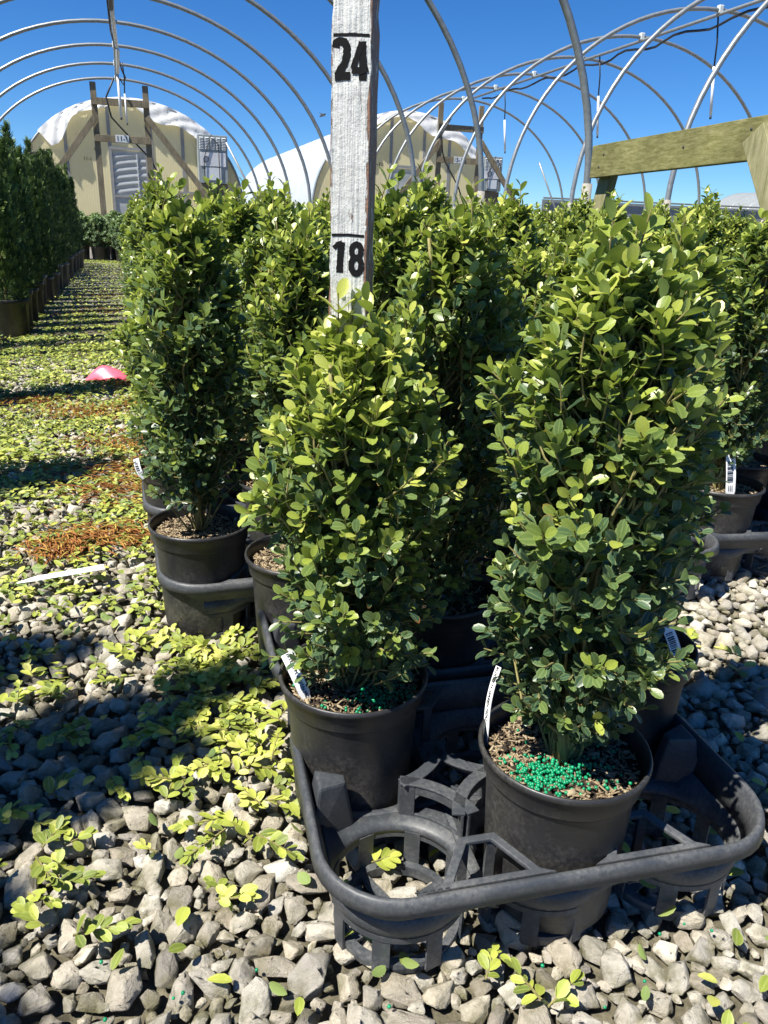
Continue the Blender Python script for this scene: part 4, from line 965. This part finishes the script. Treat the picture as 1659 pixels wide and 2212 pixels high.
# ------------------------------------------------------------ covered houses
def house(lat0, d0, hw, zs, zt, length, label, unit, left_to_right, word, film_rng, small):
    root = empty('covered_greenhouse', W(lat0, d0), math.atan2(NN.y, NN.x), label, 'greenhouse', 'film-covered greenhouses at the back')
    arch = [(-hw, 0.0)] + [(-hw * math.cos(math.pi * k / 48), zs + (zt - zs) * math.sin(math.pi * k / 48)) for k in range(49)] + [(hw, 0.0)]
    # roof film: barrel with shallow ribs
    m = MB(); V = []; F = []; nl = int(length / 0.3); ar = [(-hw - 0.02, -0.1)] + [(x * 1.01, z * 1.005) for x, z in arch[1:-1]] + [(hw + 0.02, -0.1)]
    for i in range(nl + 1):
        s0 = 1 - 0.010 * (i % 4 != 0)
        for x, z in ar: V.append((x * s0, 0.02 + length * i / nl, z * s0))
    na = len(ar)
    for i in range(nl):
        for k in range(na - 1): a = i * na + k; F.append((a, a + na, a + na + 1, a + 1))
    m.add(V, F).build('roof_film', M['roof'], root, True)
    MB().prism(arch, 0.0, 0.03, lambda x, z, h: (x, h, z)).build('end_wall', M['ywall'], root, fixn=True)
    MB().tube([(x, -0.01, z) for x, z in arch], 0.025, 6).build('end_hoop', M['pipe'], root, True)
    # crumpled white film pulled over the top of the end wall
    a0, a1 = film_rng; fm = MB(); V = []; F = []; n = 70; q = 7
    for i in range(n + 1):
        a = R_(a0 + (a1 - a0) * i / n); dep = 0.20 + 0.05 * math.sin(i * 0.31 + lat0) + 0.10 * math.sin(i * 0.13 + 1 + lat0) + 0.008 * random.uniform(-1, 1)
        for j in range(q + 1):
            t = j / q; s_ = 1.015 - dep / 2.2 * t; V.append((-hw * math.cos(a) * s_, -0.02 - 0.14 * t - 0.02 * math.sin(t * 9.0 + i * 0.8) - random.uniform(0, 0.02), (zs + (zt - zs) * math.sin(a)) * (1.012 - dep / 2.4 * t)))
    for i in range(n):
        for j in range(q): a = i * (q + 1) + j; F.append((a, a + q + 1, a + q + 2, a + 1))
    fm.add(V, F).build('loose_film', M['film'], root, True)
    # studs behind the panels
    y0 = -0.015
    for x in (-1.35, -0.45, 0.42, 1.1):
        zt_ = zs + (zt - zs) * math.sqrt(max(0, 1 - (x / hw) ** 2)) - 0.02; MB().box((x, -0.008, zt_ / 2), (0.07, 0.02, zt_)).build('wall_stud', M['grey_stud'], root)
    MB().box((0.98, -0.010, 1.18), (1.1, 0.018, 0.05)).build('wall_rail', M['grey_stud'], root)
    dw = 0.70; x0 = left_to_right
    dr = MB()
    for k in range(22 if not small else 2):
        dr.add([], [])
    dn = MB(); V = []; F = []; nk = 60; nxx = 10      # door panel with hung, curved folds
    for j in range(nk + 1):
        for i in range(nxx + 1):
            x = i / nxx; z = 0.05 + 1.93 * j / nk; ph_ = (z * 14 - 2.2 * x * (1 - 0.4 * x)) * 2 * math.pi / 2; V.append((x0 + dw * x, -0.03 + (0.012 * math.sin(ph_) if (z > 1.1 and not small) else 0.003 * math.sin(ph_ * .3)), z))
    for j in range(nk):
        for i in range(nxx): a = j * (nxx + 1) + i; F.append((a, a + 1, a + nxx + 2, a + nxx + 1))
    dr_ = dn.add(V, F).build('door', M['doorfilm'], root, True)
    fr = MB(); fr.box((x0 - 0.025, -0.045, 1.0), (0.05, 0.03, 2.0)); fr.box((x0 + dw + 0.025, -0.045, 1.0), (0.05, 0.03, 2.0)); fr.box((x0 + dw / 2, -0.045, 2.02), (dw + 0.1, 0.03, 0.06)); fr.box((x0 + dw / 2, -0.045, 1.05), (dw, 0.028, 0.05)); fr.build('door_frame', M['grey_stud'], dr_)
    if not small: MB().box((x0 + dw * 0.74, -0.05, 1.5), (0.02, 0.02, 0.85)).build('door_handle', M['plate'], dr_)
    # louvred heater/vent unit
    ux0, ux1, uz0, uz1 = unit; un = MB(); yw = -0.32
    un.box(((ux0 + ux1) / 2, yw / 2 - 0.02, (uz0 + uz1) / 2), (ux1 - ux0, abs(yw), uz1 - uz0)); uo = un.build('vent_unit', M['grey_unit'], root, bevel=0.01)
    lv = MB()
    for c_ in range(5):
        for r2_ in range(8): lv.box((ux0 + (ux1 - ux0) * (0.12 + 0.19 * c_), yw - 0.03, uz1 - 0.06 - 0.032 * r2_), ((ux1 - ux0) * 0.13, 0.03, 0.010), Matrix.Rotation(0.5, 3, 'X'))
    lv.build('louvre', M['plate'], uo)
    pw = (ux1 - ux0) * 0.86; MB().box(((ux0 + ux1) / 2, yw - 0.028, uz0 + (uz1 - uz0) * 0.50), (pw, 0.012, (uz1 - uz0) * 0.28)).build('front_panel', M['film'], uo)
    MB().box(((ux0 + ux1) / 2, yw - 0.026, uz0 + (uz1 - uz0) * 0.20), (pw * 0.6, 0.012, (uz1 - uz0) * 0.26)).build('front_panel', M['plate'], uo)
    rg = MB().lathe([(0.05, 0), (0.062, 0), (0.062, 0.012), (0.05, 0.012), (0.05, 0)], 20).build('dial_ring', M['dark'], uo, True); rg.rotation_euler = (R_(90), 0, 0); rg.location = (ux0 + 0.17, yw - 0.036, uz0 + (uz1 - uz0) * 0.5)
    MB().tube([(ux0 + 0.13, yw - 0.05, uz0), (ux0 + 0.12, yw - 0.06, (uz0 + uz1) / 2), (ux0 + 0.3, yw - 0.06, uz1 + 0.01), (ux0 + 0.45, yw - 0.06, uz1 - 0.2), (ux0 + 0.46, yw - 0.05, uz0)], 0.009, 6).build('cable', M['cord'], uo, True)
    MB().box(((ux0 + ux1) / 2 - 0.02, yw / 2, uz0 - 0.24), ((ux1 - ux0) * 1.02, abs(yw) * 0.8, 0.46)).build('unit_base', M['brown'], root)
    for k, (tx_, x, z, sz) in enumerate(word):
        tm = text_mesh(tx_, sz, 0, 0.001); to = link('wall_number', tm, M['ink'], root); to.location = (x, -0.006, z); to.rotation_euler = (R_(90), 0, 0)
    return root
M['grey_stud'] = simple('grey_stud', (0.24, 0.24, 0.23), 0.7, 0, 14, 0.2)
house(0.28, 19.5, 2.42, 0.9, 3.0, 15, 'yellow-walled greenhouse with torn white film, standing behind the aisle', (1.40, 2.05, 1.39, 2.38), -0.42, [('B-D', -0.78, 1.98, 0.09), ('11-1', -1.02, 1.78, 0.10)], (40, 140), False)
house(6.9, 20.0, 2.45, 0.9, 3.25, 15, 'yellow-walled greenhouse right of the measuring stick, milky roof showing at its left', (1.93, 2.45, 1.55, 2.36), -0.45, [('15-10', -0.95, 2.05, 0.13), ('B', -0.9, 1.85, 0.10)], (30, 150), True)
sh_ = empty('shade_house', W(26.3, 34), math.atan2(NN.y, NN.x), 'low grey shade-cloth house far off at the right, below the beam', 'shade house', 'shade houses far right')
MB().box((-1.0, 0, 1.0), (14, 0.05, 2.0)).build('cloth_wall', M['shade'], sh_); MB().tube([(-8, -0.1, 2.06), (6, -0.1, 2.10)], 0.04, 6).build('top_rail', M['pipe'], sh_)
s3 = empty('shade_house', W(33.6, 33), math.atan2(NN.y, NN.x), 'arched hoop house with grey shade cloth at the far right edge', 'shade house', 'shade houses far right')
ap = hoop_pts(0, 2.4, 1.4, 3.0, 30, 0)
hm2 = MB().tube(ap, 0.04, 6).mesh('hoop')
for k in range(5): h = link('hoop', hm2, M['pipe'], s3, True); h.location = (0, 1.4 * k, 0)
V = []; F = []
for i in range(2):
    for x, y, z in ap[2:-2]: V.append((x, 0.05 + 5.6 * i, z + 0.03))
na = len(ap) - 4
for k in range(na - 1): F.append((k, k + 1, na + k + 1, na + k))
MB().add(V, F).build('cloth_roof', M['shade'], s3, True)
MB().bar((-1.2, 0, 0), (-1.2, 0, 3.1), 0.14, 0.1, (0, 1, 0)).build('door_post', M['wood'], s3); MB().bar((-1.4, -0.05, 2.15), (2.2, -0.05, 2.15), 0.1, 0.14).build('door_lintel', M['wood'], s3)

# ------------------------------------------------------------ a bird
bd = MB(); bd.tube([(-0.10, 0, -0.05), (-0.06, 0, -0.02), (0, 0, 0), (0.07, 0, 0.035), (0.12, 0, 0.05)], [0.012, 0.03, 0.036, 0.024, 0.006], 8)
bd.add([(0.03, 0, 0.02), (-0.03, 0, 0.0), (-0.02, -0.2, -0.06), (0.03, -0.14, -0.02), (0.03, 0, 0.026), (-0.03, 0, 0.006), (-0.02, -0.2, -0.055), (0.03, -0.14, -0.015)], [(0, 1, 2, 3), (7, 6, 5, 4), (0, 3, 7, 4), (1, 5, 6, 2), (3, 2, 6, 7), (0, 4, 5, 1)])
bd.add([(0.03, 0, 0.02), (-0.03, 0, 0.0), (-0.05, 0.16, 0.09), (0.03, 0.12, 0.06), (0.03, 0, 0.026), (-0.03, 0, 0.006), (-0.05, 0.16, 0.095), (0.03, 0.12, 0.065)], [(0, 3, 2, 1), (4, 5, 6, 7), (0, 4, 7, 3), (1, 2, 6, 5), (3, 7, 6, 2), (0, 1, 5, 4)])
bo = bd.build('bird', M['dark'], None, False, fixn=True)
bp = Vector((0, 0, CAM_H)) + (fwd + Rv * ((697 - 829.5) / 1661) - Uv * ((249 - 1106) / 1661)) * 24.0
bo.location = (round(bp.x, 2), round(bp.y, 2), round(bp.z, 2)); bo.rotation_euler = (0, 0, 0.5); tag(bo, 'small dark bird flying in the blue sky left of the measuring stick', 'bird')
